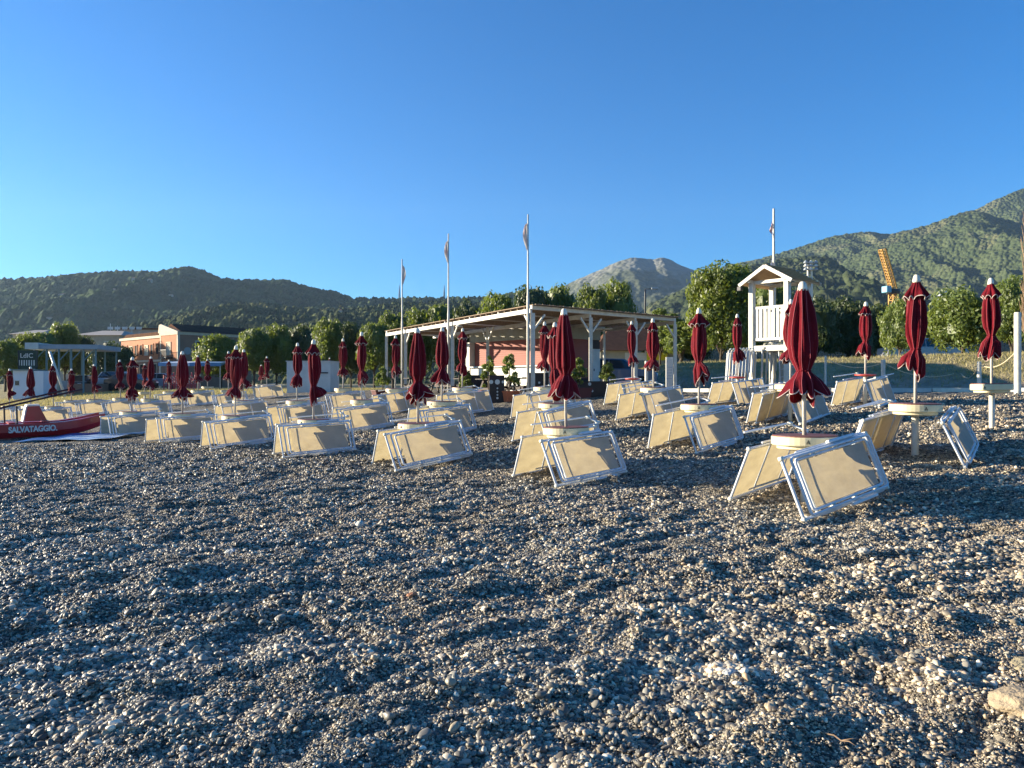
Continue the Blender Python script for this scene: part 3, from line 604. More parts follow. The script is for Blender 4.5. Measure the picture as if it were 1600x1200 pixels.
# ------------------------------------------------------------------ trees
leafA = mat('leaf_ficus', (.032, .060, .012), .5, (.165, .195, .028), .5, transl=.30, tcol=(.29, .36, .03), island=.55, detail=3)
leafD = mat('leaf_dark', (.028, .045, .014), .5, (.075, .10, .026), .8, transl=.2, tcol=(.15, .2, .03), island=.5, detail=3)
leafG = mat('leaf_bush', (.045, .078, .018), .5, (.17, .21, .04), .7, transl=.30, tcol=(.29, .36, .05), island=.6, detail=3)
bark = mat('bark', (.10, .075, .05), .9, (.05, .04, .03), 4, .6, 12)
barkdry = mat('dry_twig', (.33, .22, .13), .9, (.24, .16, .10), 4)
def leaf_cloud(name, clumps, leaf, per, m, seed, parent, flat=.35):
    """clumps: array (n,4) x y z r"""
    rs = np.random.RandomState(seed); C = np.repeat(np.array(clumps, float), per, 0); n_ = len(C)
    d = rs.randn(n_, 3); d /= np.linalg.norm(d, axis=1)[:, None]
    rad = C[:, 3:4]*(.55+.5*rs.rand(n_, 1)**.5)
    P = C[:, :3]+d*rad*np.array([1, 1, .85])
    nrm = d+rs.randn(n_, 3)*.55; nrm /= np.linalg.norm(nrm, axis=1)[:, None]
    a = np.cross(nrm, rs.randn(n_, 3)); a /= np.linalg.norm(a, axis=1)[:, None]; b_ = np.cross(nrm, a)
    s = leaf*(.6+.8*rs.rand(n_, 1))
    v = np.stack([P-a*s, P+b_*s*.45+nrm*s*.15, P+a*s, P-b_*s*.45+nrm*s*.15], 1).reshape(-1, 3)
    me = bpy.data.meshes.new(name); me.vertices.add(len(v)); me.vertices.foreach_set('co', v.ravel())
    me.loops.add(n_*4); me.loops.foreach_set('vertex_index', np.arange(n_*4, dtype=np.int32)); me.polygons.add(n_); me.polygons.foreach_set('loop_start', np.arange(0, n_*4, 4, dtype=np.int32)); me.update()
    me.materials.append(m); o = bpy.data.objects.new(name, me); col.objects.link(o); o.parent = parent; return o
def crown_clumps(rs, w_, h, z0, n_, shape):
    out = []
    for _ in range(n_):
        while True:
            d = rs.normal(0, 1, 3); d /= np.linalg.norm(d)
            if d[2] > -.75: break
        k = rs.uniform(.62, 1.0); t_ = (d[2]*k+1)/2
        if shape == 'cone': wr = (1-t_)**.7*1.3*k
        elif shape == 'column': wr = k*min(1, 1.6*math.sin(math.pi*min(.97, t_*.92+.05))**.6)
        elif shape == 'box': wr = k*1.05/max(.75, abs(d[0])+abs(d[1]))
        else: wr = k
        hr = math.hypot(d[0], d[1]) or 1
        if shape in ('cone', 'column'): x_, y_ = d[0]/hr*wr*w_/2, d[1]/hr*wr*w_/2
        else: x_, y_ = d[0]*wr*w_/2, d[1]*wr*w_/2
        out.append((x_, y_, z0+t_*h, rs.uniform(.13, .24)*min(w_, h)))
    return out
TPROTO = {}
def make_tree(key, w_, h, trunk_h, leaf, n_c, per, m, shape, seed, core=True, tr=.16):
    r = empty('tree'); rs = np.random.RandomState(seed); z0 = trunk_h
    cl = crown_clumps(rs, w_, h-z0, z0, n_c, shape)
    cr = leaf_cloud('crown', cl, leaf, per, m, seed+1, r)
    if core:   # solid lumpy blobs added inside the crown to stop see-through
        cc = MB(); 
        for (a, b_, c_, rr) in cl[::3]:
            k = .62; c0 = Vector((a*k, b_*k, z0+(h-z0)*.5+(c_-z0-(h-z0)*.5)*.72)); q = rr*1.15
            vs = []; fs = []; n8 = 8
            for i in range(1, 5):
                for j in range(n8):
                    ph_ = math.pi*i/5; th = 2*math.pi*j/n8; rq = q*(1+rs.uniform(-.2, .2)); vs.append(c0+Vector((math.sin(ph_)*math.cos(th), math.sin(ph_)*math.sin(th), math.cos(ph_)))*rq)
            for i in range(3):
                for j in range(n8): fs.append((i*n8+j, i*n8+(j+1) % n8, (i+1)*n8+(j+1) % n8, (i+1)*n8+j))
            fs += [tuple(range(n8)), tuple(3*n8+j for j in range(n8))]
            cc.add(vs, fs, m)
        cc.build('crown_core', cr, smooth=False)
    t_ = MB(); top = z0+(h-z0)*.55
    t_.tube([(0,0,-.3), (.05,0,z0*.5), (-.03,.04,z0), (0,0,top)], [tr*1.25, tr, tr*.8, tr*.35], bark, 8)
    for k in range(6):
        a = k*1.05+rs.uniform(-.3, .3); L_ = w_*.36
        t_.tube([(0,0,z0*.8+.1*k), (math.cos(a)*L_*.5, math.sin(a)*L_*.5, z0+(h-z0)*.28), (math.cos(a)*L_, math.sin(a)*L_, z0+(h-z0)*.5)], [tr*.5, tr*.35, tr*.12], bark, 6)
    t_.build('trunk', r, smooth=True); reg(r); return r
TSPEC = {
 'ficus0': (4.2, 6.0, 1.3, .15, 75, 120, leafA, 'round', 1), 'ficus1': (4.6, 6.0, 1.5, .15, 80, 120, leafA, 'round', 2), 'ficus2': (5.2, 6.0, 1.1, .16, 85, 115, leafA, 'round', 3),
 'dark0': (5.0, 6.0, 1.0, .18, 80, 110, leafD, 'round', 4), 'dark1': (6.5, 6.0, .8, .18, 90, 110, leafD, 'box', 5),
 'bush0': (4.0, 4.0, .4, .13, 80, 120, leafG, 'round', 6), 'bush1': (3.4, 4.0, .3, .12, 70, 120, leafG, 'round', 7),
 'poplar': (2.0, 6.0, .8, .14, 60, 90, leafG, 'column', 8), 'tall': (4.6, 7.5, .5, .15, 190, 130, leafA, 'column', 9)}
def tree(px, top, wpx, Y, key, label, group=None, name='tree', base=None, cat='tree'):
    sp = TSPEC[key]
    if key not in TPROTO: o = TPROTO[key] = make_tree(key, *sp[:8], sp[8])
    else: o = copy_tree(TPROTO[key])
    x = X(px, Y); g0 = gz(x, Y); h = Zt(top, Y)-g0; o.name = name
    o.location = (x, Y, g0); sw = wpx/F*Y/sp[0]; o.scale = (sw, sw, h/sp[1]); o.rotation_euler = (0,0,random.Random(px*7).uniform(0, 6.28))
    tag(o, label, cat, group); return o
G1 = 'trimmed ficus trees behind the beach'; G2 = 'trees beyond the pergola'; G3 = 'dark hedge trees behind the bank'; G4 = 'bushes on the bank'; G5 = 'trees round the white kiosk hut'
for a in [
 (8, 532, 46, 80, 'ficus0', 'leafy green tree cut by the left picture edge', G5, 'tree'),
 (40, 524, 52, 84, 'ficus2', 'dark bushy tree behind the white lettered sign', G5, 'tree'),
 (70, 520, 44, 88, 'ficus1', 'bushy green tree above the steel pavilion left end', G5, 'tree'),
 (101, 506, 40, 90, 'ficus0', 'tallest bright green tree above the steel pavilion', G5, 'tree'),
 (128, 526, 34, 92, 'dark0', 'small dark tree in front of the beige house', G5, 'tree'),
 (170, 541, 58, 78, 'dark1', 'low dark bushy tree at the right end of the pavilion', G5, 'tree'),
 (196, 544, 24, 79, 'dark0', 'slim dark tree before the ruin left end', G5, 'tree'),
 (345, 526, 66, 76, 'ficus2', 'rounded leafy tree hiding the right wall of the brick ruin', G1, 'ficus_tree'),
 (397, 514, 52, 72, 'ficus1', 'ficus between the ruin tree and the yellow-topped one', G1, 'ficus_tree'),
 (432, 511, 48, 74, 'ficus2', 'ficus with yellow sunlit top left of the white hut', G1, 'ficus_tree'),
 (468, 509, 44, 76, 'dark0', 'dark ficus rising directly behind the white hut left end', G1, 'ficus_tree'),
 (488, 512, 34, 80, 'ficus1', 'narrow ficus behind the white hut middle', G1, 'ficus_tree'),
 (514, 500, 42, 64, 'ficus0', 'yellow-green ficus above the tiny parasol at the hut', G1, 'ficus_tree'),
 (548, 505, 44, 66, 'dark0', 'dark ficus between two yellow-green ones', G1, 'ficus_tree'),
 (585, 506, 46, 62, 'ficus1', 'ficus left of the leftmost flagpole', G1, 'ficus_tree'),
 (614, 490, 46, 64, 'ficus0', 'tall yellow-green ficus behind the leftmost flagpole', G1, 'ficus_tree'),
 (650, 488, 50, 66, 'ficus2', 'bushy ficus above the far corner of the pergola', G1, 'ficus_tree'),
 (690, 478, 56, 66, 'ficus1', 'ficus behind the middle flagpole', G1, 'ficus_tree'),
 (728, 482, 50, 62, 'dark1', 'dark low ficus between middle and right flagpoles', G1, 'ficus_tree'),
 (775, 465, 66, 60, 'ficus2', 'wide bushy tree above the pergola roof left of the right flagpole', G2, 'tree'),
 (830, 451, 56, 62, 'dark0', 'dark tree directly behind the tallest flagpole', G2, 'tree'),
 (872, 448, 62, 64, 'ficus1', 'bushy tree above the tall smooth parasol', G2, 'tree'),
 (925, 448, 48, 60, 'ficus0', 'yellow-green tree left of the black street lamp', G2, 'tree'),
 (962, 445, 62, 62, 'ficus2', 'round dark green tree beside the black street lamp', G2, 'tree'),
 (1031, 478, 24, 50, 'poplar', 'small pointed tree right of the black street lamp', G2, 'tree'),
 (1064, 486, 46, 48, 'poplar', 'upright leafy tree behind the pergola right corner', G2, 'tree'),
 (1126, 417, 84, 46, 'tall', 'big rounded tree with visible trunk left of the lifeguard tower', None, 'tree'),
 (1205, 440, 62, 52, 'ficus1', 'tree seen through the lifeguard tower', None, 'tree'),
 (1170, 482, 46, 50, 'dark0', 'dark tree directly left of the lifeguard tower posts', None, 'tree'),
 (1085, 512, 50, 55, 'dark1', 'low dark tree in shade behind the full parasol', G3, 'tree'),
 (1272, 475, 74, 56, 'dark1', 'dark hedge tree right behind the largest parasol', G3, 'tree'),
 (1325, 474, 74, 58, 'dark1', 'dark hedge tree left of the red-tabled parasol', G3, 'tree'),
 (1372, 478, 64, 60, 'dark0', 'dark hedge tree right of the red-tabled parasol', G3, 'tree'),
 (1405, 470, 52, 40, 'bush0', 'rounded green bush below the crane', G4, 'bush'),
 (1506, 457, 92, 38, 'bush0', 'widest sunny bush between the two right parasols', G4, 'bush'),
 (1455, 505, 60, 52, 'dark1', 'dark low bush behind the big right parasol', G4, 'bush'),
 (1582, 438, 66, 36, 'bush1', 'tall bush behind the white post at the right edge', G4, 'bush')]:
    tree(*a, cat='bush' if a[7] == 'bush' else 'tree')

# dry leafless poplar at the right edge
def dry_tree():
    Y = 34; x = X(1606, Y); g0 = gz(x, Y); r = empty('bare_poplar', (x, Y, g0)); rs = random.Random(4); t_ = MB(); c_ = MB(); h = Zt(322, Y)-g0
    t_.tube([(0,0,-.2), (.05,0,h*.4), (0,.03,h*.8)], [.14, .09, .03], barkdry, 8); t_.build('trunk', r, smooth=True)
    for k in range(230):
        z = rs.uniform(.8, h*.86); a = rs.uniform(0, 6.28); L_ = rs.uniform(.7, 1.6)*(1-.5*z/h); o_ = rs.uniform(.15, .40)*(1-.4*z/h)
        p0 = Vector((0,0,z)); p1 = Vector((math.cos(a)*o_*.7, math.sin(a)*o_*.7, z+L_*.4)); p2 = Vector((math.cos(a)*o_, math.sin(a)*o_, min(h, z+L_)))
        c_.tube([p0, p1, p2], [.022, .014, .006], barkdry, 4, cap=False)
    c_.build('crown', r); tag(r, 'tall brown leafless poplar at the right picture edge', 'tree')
dry_tree()

# ------------------------------------------------------------------ pergola, flagpoles, kiosk
reed = mat('reed_mat', (.30, .22, .14), .9, (.20, .14, .09), 14, .5, 60)
A0 = Vector((.66, 26.2, 0)); AR = Vector((6.7, 31.2, 0)); AL = Vector((-6.45, 39, 0)); ABk = AL+(AR-A0)
def pergola():
    r = empty('pergola', (A0.x, A0.y, gz(A0.x, A0.y))); o = r.location.copy(); HT = 2.60
    def W_(p, z): return Vector((p.x-o.x, p.y-o.y, z-o.z))
    dR = (AR-A0); dL = (AL-A0)
    bm_ = MB()
    for t_ in (0, .37, .69, 1): bm_.beam(W_(A0+dR*t_, HT-.07), W_(A0+dR*t_+dL, HT-.07), .09, .15, white)
    bm_.build('beam', r)
    fs = MB(); e = .003
    for (a, b_) in ((A0, AR), (AL, ABk)): fs.beam(W_(a, HT+.045), W_(b_, HT+.045), .10, .13, white)
    fs.build('fascia', r)
    jo = MB()
    for k in range(1, 30): t_ = k/30; jo.beam(W_(A0+dL*t_, HT+.05), W_(A0+dL*t_+dR, HT+.05), .035, .07, white if k % 5 == 0 else reed)
    jo.build('joist', r)
    rf = MB()
    for k in range(48):
        a = .002+k/48; b_ = (k+1)/48-.002
        for (s0, s1, zo) in ((-.02, .49, .115), (.50, 1.02, .125)):
            if k % 9 == 7 and s0 > 0: continue
            p = [A0+dR*a+dL*s0, A0+dR*b_+dL*s0, A0+dR*b_+dL*s1, A0+dR*a+dL*s1]
            jz = .004*(k % 3)
            vs = [W_(q, HT+zo+jz) for q in p]+[W_(q, HT+zo+.03+jz) for q in p]
            rf.add(vs, [(3,2,1,0),(4,5,6,7),(0,1,5,4),(1,2,6,5),(2,3,7,6),(3,0,4,7)], reed)
    rf.build('roof_reed', r)
    def post(p, top=HT-.15, wd=.13, braces=()):
        g0 = gz(p.x, p.y)-.15; q = MB(); q.beam(W_(p, g0), W_(p, top), wd, wd, white); po = q.build('post', r)
        b_ = MB()
        for d in braces:
            d = d.normalized(); b_.beam(W_(p+d*.08, top-.52), W_(p+d*.55, top-.02), .06, .06, white)
        if braces: b_.build('brace', po)
    for t_ in (.373, .69, 1): post(A0+dR*t_, braces=(-dR, dR) if t_ < 1 else (-dR,))
    post(A0+Vector((.06,.05,0)), wd=.15, braces=(dR, dL))
    pm = A0+dL*.445; pl = A0+dL*.815
    post(pm, wd=.15, braces=(dL, -dL)); post(pl, wd=.14, braces=(-dL,))
    post(Vector((-1.05, 32.8, 0)), wd=.13, braces=(dL, -dL)); post(Vector((.05, 36.2, 0)), wd=.13); post(AL, wd=.13); post(ABk, wd=.13)
    lm = MB(); c0 = W_(A0+dL*.40, HT-.22); lm.lathe([(.02,.12),(.05,.1),(.16,0),(.15,-.03)], c0, white, 16); lm.build('lamp_shade', r)
    tag(r, 'white wooden beach bar pergola with reed roof over the kiosk terrace', 'pergola')
    for (p, top, lab, hh) in ((A0+Vector((-.11,-.09,0)), 335, 'tallest white flagpole at the near pergola corner', 1), (pm-Vector((.16,.07,0)), 365, 'middle white flagpole of the three along the pergola', 1), (pl-Vector((.16,.07,0)), 405, 'leftmost and shortest-looking white flagpole', -1)):
        q = MB(); g0 = gz(p.x, p.y); zt = Zt(top, p.y); e_ = empty('flagpole', (p.x, p.y, g0))
        q.tube([(0,0,-.2), (0,0,2.9-g0), (0,0,3.2-g0), (0,0,zt-g0)], [.055,.05,.035,.026], white, 10); q.build('pole', e_, smooth=True)
        fl = MB(); n_ = 9; vs = []; fs_ = []
        for i in range(n_):
            z = zt-g0-.28-i*.11
            for j in range(4): vs.append(((.03+.05*j*(.5+.5*math.sin(i*.5)))*(-hh), .03*math.sin(j*2+i*.8), z-.03*j))
        for i in range(n_-1):
            for j in range(3): fs_.append((i*4+j, i*4+j+1, i*4+j+5, i*4+j+4))
        fl.add(vs, fs_, mat('flag_cloth', (.75, .70, .62), .8, (.72, .30, .22), 3, transl=.3)); fl.build('flag', e_, smooth=True, fixn=False)
        tag(e_, lab, 'flagpole', 'flagpoles along the pergola')
pergola()

clap = mat('red_clapboard', (.30, .088, .060), .7, (.25, .075, .052), 3)
creamw = mat('cream_panel', (.36, .34, .27), .7, (.31, .29, .22), 2)  # cream darkened to stand in for roof shade on the kiosk fascia
whitew = mat('white_panel', (.62, .61, .56), .6, (.53, .52, .47), 2)
def kiosk():
    C0 = Vector((1.8, 32.7, 0)); g0 = gz(C0.x, C0.y); ang = math.atan2(.74, -.67)
    r = empty('kiosk', (C0.x, C0.y, g0), ang)      # local +x runs back-left along the lit front, local -y ... side runs back-right
    Lf, Ls = 5.7, 3.0; zb, zr, zt = 1.22, 2.36, 2.5-g0
    # front wall at y=0 facing +y; side wall at x=0
    m = MB()
    m.box((.02, -Ls, -.2), (Lf, -.03, zt), darkwood); m.build('core', r)
    f = MB(); nb = 11; hb = (zr-zb)/nb
    for k in range(nb):
        z0 = zb+k*hb; f.add([(.0, -.028, z0), (Lf-.35, -.028, z0), (Lf-.35, .012, z0), (.0, .012, z0), (.0, -.028, z0+hb), (Lf-.35, -.028, z0+hb), (Lf-.35, -.006, z0+hb), (0, -.006, z0+hb)], [(3,2,1,0),(4,5,6,7),(0,1,5,4),(1,2,6,5),(2,3,7,6),(3,0,4,7)], clap)
    for k in range(nb+6):
        z0 = zb-.6+k*hb; f.add([(-.012, -Ls+.55, z0), (.018, -Ls+.55, z0), (.018, -.03, z0), (-.012, -.03, z0), (.008, -Ls+.55, z0+hb), (.018, -Ls+.55, z0+hb), (.018, -.03, z0+hb), (.008, -.03, z0+hb)], [(3,2,1,0),(4,5,6,7),(0,1,5,4),(1,2,6,5),(2,3,7,6),(3,0,4,7)], clap)
    f.build('wall', r)
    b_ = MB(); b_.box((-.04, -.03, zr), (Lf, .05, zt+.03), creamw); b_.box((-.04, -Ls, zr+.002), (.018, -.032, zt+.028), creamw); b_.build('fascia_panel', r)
    c_ = MB(); c_.box((.1, .0, zb-.10), (Lf-.3, .45, zb-.03), whitew, .01); c_.box((.2, .0, -.15), (Lf-.4, .30, zb-.105), whitew); c_.build('counter', r)
    p = MB(); p.box((Lf-.30, -.03, -.2), (Lf-.02, .30, zr-.005), whitew); p.build('end_pillar', r)
    d = MB(); d.box((-.03, -Ls+.03, -.1), (.019, -Ls+.52, 1.95), whitew); dd = d.build('door', r); k_ = MB(); k_.box((-.05, -Ls+.42, .95), (-.031, -Ls+.47, 1.05), dark); k_.build('handle', dd)
    rf = MB(); rf.box((-.05, -Ls-.05, zt+.031), (Lf+.05, .06, zt+.04), whitew); rf.build('roof', r)
    tag(r, 'beach bar kiosk with red clapboard front, cream fascia and white counter', 'kiosk')
kiosk()

# planters with shrubs
def shrub(px, top, base, Y, wpx, label, pot='orange', key='cone'):
    x = X(px, Y); g0 = gz(x, Y); r = empty('potted_shrub', (x, Y, g0), .7); ph_ = .38
    h = Zt(top, Y)-g0; ww = wpx/F*Y
    rs = np.random.RandomState(px); cl = crown_clumps(rs, ww, h-ph_, ph_, 34, 'cone' if key == 'cone' else 'column')
    cl = [(a, b_, c_, rr*.8) for a, b_, c_, rr in cl]
    leaf_cloud('crown', cl, .055, 34, leafG, px, r)
    t_ = MB(); t_.tube([(0,0,ph_-.1), (.01,0,h*.9)], [.025, .008], bark, 6); t_.build('stem', r)
    mt = terra if pot == 'orange' else mat('dark_red_planter', (.10, .018, .016), .7)
    p = MB(); a, b_ = (.30, .22) if pot == 'orange' else (.45, .2)
    vs = []
    for (s, z) in ((.84, 0), (1, ph_-.05), (1.07, ph_-.05), (1.07, ph_), (.95, ph_), (.93, ph_-.06)):
        for (i, j) in ((-1,-1),(1,-1),(1,1),(-1,1)): vs.append((i*a*s, j*b_*s, z-.01))
    fs = [(3,2,1,0)]+[(k*4+i, k*4+(i+1) % 4, (k+1)*4+(i+1) % 4, (k+1)*4+i) for k in range(5) for i in range(4)]+[(20,21,22,23)]
    p.add(vs, fs, mt); p.build('planter', r); tag(r, label, 'potted plant', 'potted shrubs round the terrace')
for a in [(763, 553, 0, 27.5, 24, 'pale green conical shrub potted before the lit kiosk wall', 'orange'), (796, 549, 0, 26.6, 27, 'dark conical shrub in a bright orange planter', 'orange'),
          (598, 572, 0, 33, 22, 'potted shrub left of the leftmost flagpole', 'red'), (729, 575, 0, 29, 20, 'low shrub right of the middle flagpole', 'red'),
          (905, 557, 0, 26.4, 26, 'yellow-green shrub in a dark planter right of the tall parasol', 'red'), (948, 562, 0, 28, 24, 'shrub in a dark planter in front of the blue car', 'red')]: shrub(*a)

def picnic(x, y, rz, label):
    g0 = gz(x, y); r = empty('picnic_table', (x, y, g0), rz)
    t_ = MB()
    for k in range(5): t_.box((-.8, -.36+k*.146, .72), (.8, -.36+k*.146+.136, .755), darkwood)
    t_.build('table_top', r)
    for s in (-1, 1):
        b_ = MB(); b_.box((-.8, s*.66-.12, .42), (.8, s*.66+.12, .45), darkwood); b_.build('bench', r)
    for s in (-.6, .6):
        l_ = MB(); l_.beam((s, -.62, -.05), (s, -.15, .718), .06, .08, darkwood); l_.beam((s+.065, .62, -.05), (s+.065, .15, .718), .06, .08, darkwood); l_.box((s-.03+.001, -.76, .33), (s+.094, .76, .418), darkwood); l_.build('leg', r)
    tag(r, label, 'picnic table', 'dark picnic tables under the pergola')
for (px, Y, rz, lab) in ((742, 30.5, .6, 'dark picnic table beside the kiosk white pillar'), (778, 28.5, .7, 'dark picnic table between the two potted conical shrubs'), (822, 28, .7, 'dark picnic table behind the tallest flagpole'), (852, 27.6, .7, 'dark picnic table beneath the short parasol before the kiosk'), (718, 34, .5, 'dark picnic table furthest back under the pergola'), (660, 36, .5, 'dark picnic table near the leftmost flagpole')):
    picnic(X(px, Y), Y, rz, lab)
def board(px, Y, w_, h, label, holes):
    x = X(px, Y); g0 = gz(x, Y); r = empty('terrace_screen', (x, Y, g0), .25); b_ = MB(); b_.box((-w_/2, -.03, -.05), (w_/2, .03, h), darkwood, .01); b_.build('panel', r)
    q = MB()
    for (a, z, s) in holes: q.lathe([(s*.2, 0), (s, .0), (s, .012), (s*.9, .014)], (0,0,0), whitew, 14)
    q = MB()
    for (a, z, s) in holes:
        vs = [(a+s*math.cos(k*math.pi/7), -.034, z+s*math.sin(k*math.pi/7)) for k in range(14)]+[(a+s*math.cos(k*math.pi/7), -.029, z+s*math.sin(k*math.pi/7)) for k in range(14)]
        q.add(vs, [tuple(range(14)), tuple(range(27, 13, -1))]+[(i, 14+i, 14+(i+1) % 14, (i+1) % 14) for i in range(14)], whitew)
    q.build('white_dot', r); tag(r, label, 'screen', 'dark screens along the terrace')
board(776, 26.4, .55, .95, 'dark screen with a column of white dots beside the orange planter', [(-.2, .72, .07), (.02, .72, .09), (.22, .72, .05), (.02, .5, .03), (.02, .38, .03), (.02, .27, .03), (.02, .16, .04)])
board(840, 26.8, .8, .95, 'dark plain screen with two small marks behind the short parasol', [(.05, .6, .04), (.05, .42, .04)])
board(925, 27.2, 1.3, .55, 'long low dark red-brown screen at the foot of the pergola post', [(-.1, .45, .06), (.0, .2, .04)])
board(740, 30, 1.2, .9, 'dark screen next to the low shrub by the middle flagpole', [(-.3, .5, .05)])

# ------------------------------------------------------------------ lifeguard tower
woodr = mat('roof_boards', (.58, .38, .20), .8, (.46, .29, .15), 12)
def tower():
    Y = 24.3; th = R(49.5); P = Vector((X(1175, Y), Y, 0)); a = Vector((math.cos(th), -math.sin(th), 0)); b_ = Vector((math.sin(th), math.cos(th), 0)); S = 1.22
    g0 = gz(P.x, P.y); r = empty('lifeguard_tower', (P.x, P.y, g0), -th)   # local x = a, local y = b
    zt = Zt(443, 24.6)-g0
    for (i, j) in ((0,0),(1,0),(0,1),(1,1)):
        q = MB(); q.box((i*S-.085, j*S-.085, -.2), (i*S+.085, j*S+.085, zt+.02), white, .015); q.build('post', r)
    fl = MB(); zf = Zt(541, 24)-g0
    fl.box((.087, -.06, zf-.16), (S-.087, .06, zf+.02), white, .01); fl.box((.087, S-.06, zf-.16), (S-.087, S+.06, zf+.02), white); fl.box((-.06, .087, zf-.16), (.06, S-.087, zf+.02), white); fl.box((S-.06, .087, zf-.16), (S+.06, S-.087, zf+.02), white)
    for k in range(8): fl.box((.063, .065+k*.138, zf-.02), (S-.063, .065+k*.138+.128, zf+.015), white)
    fl.build('platform', r)
    for side in range(3):
        rl = MB(); z0, z1 = zf+.22, zf+1.22
        def pt(t_, off=0):
            return {0: (t_, off), 1: (off, t_), 2: (t_, S+off)}[side]
        for zz in (z0, z1):
            p0 = pt(.087); p1 = pt(S-.087); rl.beam((*p0, zz), (*p1, zz), .05, .08, white)
        for k in range(7):
            t_ = .17+k*(S-.34)/6; p0 = pt(t_); rl.beam((*p0, z0+.041), (*p0, z1-.041), .03 if side == 1 else .085, .085 if side == 1 else .03, white)
        rl.build('railing', r)
    rf = MB(); ov = .27; zr = zt+.42; half = S/2
    for s in (-1, 1):
        p0 = Vector((half, -ov, zr)); p1 = Vector((half+s*(half+ov), -ov, zt-.10)); d = (p1-p0)
        nrm = Vector((-d.z*s, 0, d.x*s)).normalized()
        vs = []
        for (pp) in (p0, p1, p1+Vector((0, S+2*ov, 0)), p0+Vector((0, S+2*ov, 0))): vs.append(pp)
        vs += [v_+nrm*.035 for v_ in vs]
        rf.add(vs, [(3,2,1,0),(4,5,6,7),(0,1,5,4),(1,2,6,5),(2,3,7,6),(3,0,4,7)], woodr)
        for k in range(7):   # tile battens
            q = p0+d*(k/6.5); rf.beam(q+nrm*.045, q+nrm*.045+Vector((0, S+2*ov, 0)), .10, .02, woodr)
    rf.build('roof', r)
    bb = MB()
    for y_ in (-ov-.015, S+ov+.015):
        for s in (-1, 1): bb.beam((half, y_, zr+.0), (half+s*(half+ov+.03), y_, zt-.11), .03, .11, white)
    bb.build('bargeboard', r)
    cb = MB()
    for x_ in (0, S): cb.beam((x_, -ov+.02, zt+.005), (x_, S+ov-.02, zt+.005), .10, .09, white)
    for y_ in (0, S): cb.beam((.06, y_, zt-.03), (S-.06, y_, zt-.03), .08, .10, white)
    cb.build('tie_beam', r)
    lp = MB(); lp.box((-.32, -.36, zt-.28), (-.18, -.24, zt-.14), dark, .01); lp.build('floodlight', r)
    tag(r, 'white wooden lifeguard tower with slatted railing and small gabled roof', 'lifeguard tower')
    # flagpole and flags behind the roof
    Yp = 25.6; xp = X(1209, Yp); gp = gz(xp, Yp); e_ = empty('flagpole', (xp, Yp, gp)); q = MB(); zp = Zt(326, Yp)-gp
    q.tube([(0,0,-.2), (0,0,zt+1), (0,0,zp)], [.045, .042, .036], white, 10); q.build('pole', e_, smooth=True)
    def flag(z, hgt, wid, m, sgn):
        f_ = MB(); vs = []; n_ = 7
        for i in range(n_):
            for j in range(4): vs.append((sgn*(.04+wid*j/3*(.6+.4*math.sin(i))), .04*math.sin(j*2.2+i), z-hgt*i/(n_-1)-.10*j))
        f_.add(vs, [(i*4+j, i*4+j+1, i*4+j+5, i*4+j+4) for i in range(n_-1) for j in range(3)], m); f_.build('flag', e_, smooth=True, fixn=False)
    flag(zp-.35, .35, .10, mat('flag_red', (.6, .15, .1), .8, (.7, .6, .55), 5), -1)
    flag(zt+.95, .45, .16, mat('flag_white', (.7, .72, .78), .8), -1); flag(zt+.55, .3, .42, mat('flag_blue', (.02, .12, .35), .8, transl=.2), -1)
    tag(e_, 'white flagpole with small furled flags rising behind the tower roof', 'flagpole')
    # loungers stored upright against the tower
    k = 0
    def upright(px, Y, lean, tilt, rz, label, kind='B'):
        x = X(px, Y); g_ = gz(x, Y)
        Mr = Matrix.Translation((x, Y, g_+.92)) @ Matrix.Rotation(rz, 4, 'Z') @ Matrix.Rotation(tilt, 4, 'X') @ Matrix.Rotation(lean, 4, 'Y') @ Matrix.Rotation(R(90), 4, 'Y') @ Matrix.Rotation(R(90), 4, 'X')
        o = lounger(kind, Mr @ Matrix.Scale(.66, 4, Vector((1,0,0))), label, 'folded loungers stored upright by the tower'); return o
    for i in range(7): upright(1137+i*5.2, 23.2+.06*i, R(6), R(4), R(78), ['lounger on the outer left of the upright row beside the tower'] [0] if i == 0 else 'folded lounger inside the tight upright row left of the tower post')
    for i in range(5): upright(1190+i*7, 24.0+.1*i, R(-12), R(2), R(70), 'folded white lounger leaning in the pack under the tower platform')
    upright(1218, 23.7, R(-10), R(8), R(20), 'amber-lit folded lounger facing outward under the tower right side', 'C')
tower()

# ------------------------------------------------------------------ posts, rope, kerb on the right
def postobj(px, top, Y, rad, label, lean=0):
    x = X(px, Y); g0 = gz(x, Y); h = Zt(top, Y)-g0; r = MB(); r.lathe([(rad, -.15), (rad, h-.02), (rad*.85, h)], (0,0,0), white, 18); o = r.build('bollard' if h < 1 else 'post', None, smooth=False); o.location = (x, Y, g0); tag(o, label, 'post'); return Vector((x, Y, g0+h))
pA = postobj(1590, 488, 20.5, .085, 'tall thick white tube post near the right picture edge')
pB = postobj(1530, 565, 22.5, .06, 'short white rope post beside the bare table parasol')
pC = postobj(1380, 562, 26, .07, 'short white rope post behind the red-tabled hedge parasol')
pD = postobj(1010, 564, 27.2, .06, 'short white post by the blue car')
def rope(pts, label):
    m = MB(); out = []
    for a, b_ in zip(pts[:-1], pts[1:]):
        for k in range(12): t_ = k/12; p = a.lerp(b_, t_); p.z -= .5*t_*(1-t_)*2; out.append(p)
    out.append(pts[-1]); m.tube(out, .014, mat('rope', (.55, .45, .30), .9), 6); o = m.build('rope', None, smooth=True); tag(o, label, 'rope')
pE = Vector((X(1290, 29), 29, Zt(560, 29)))
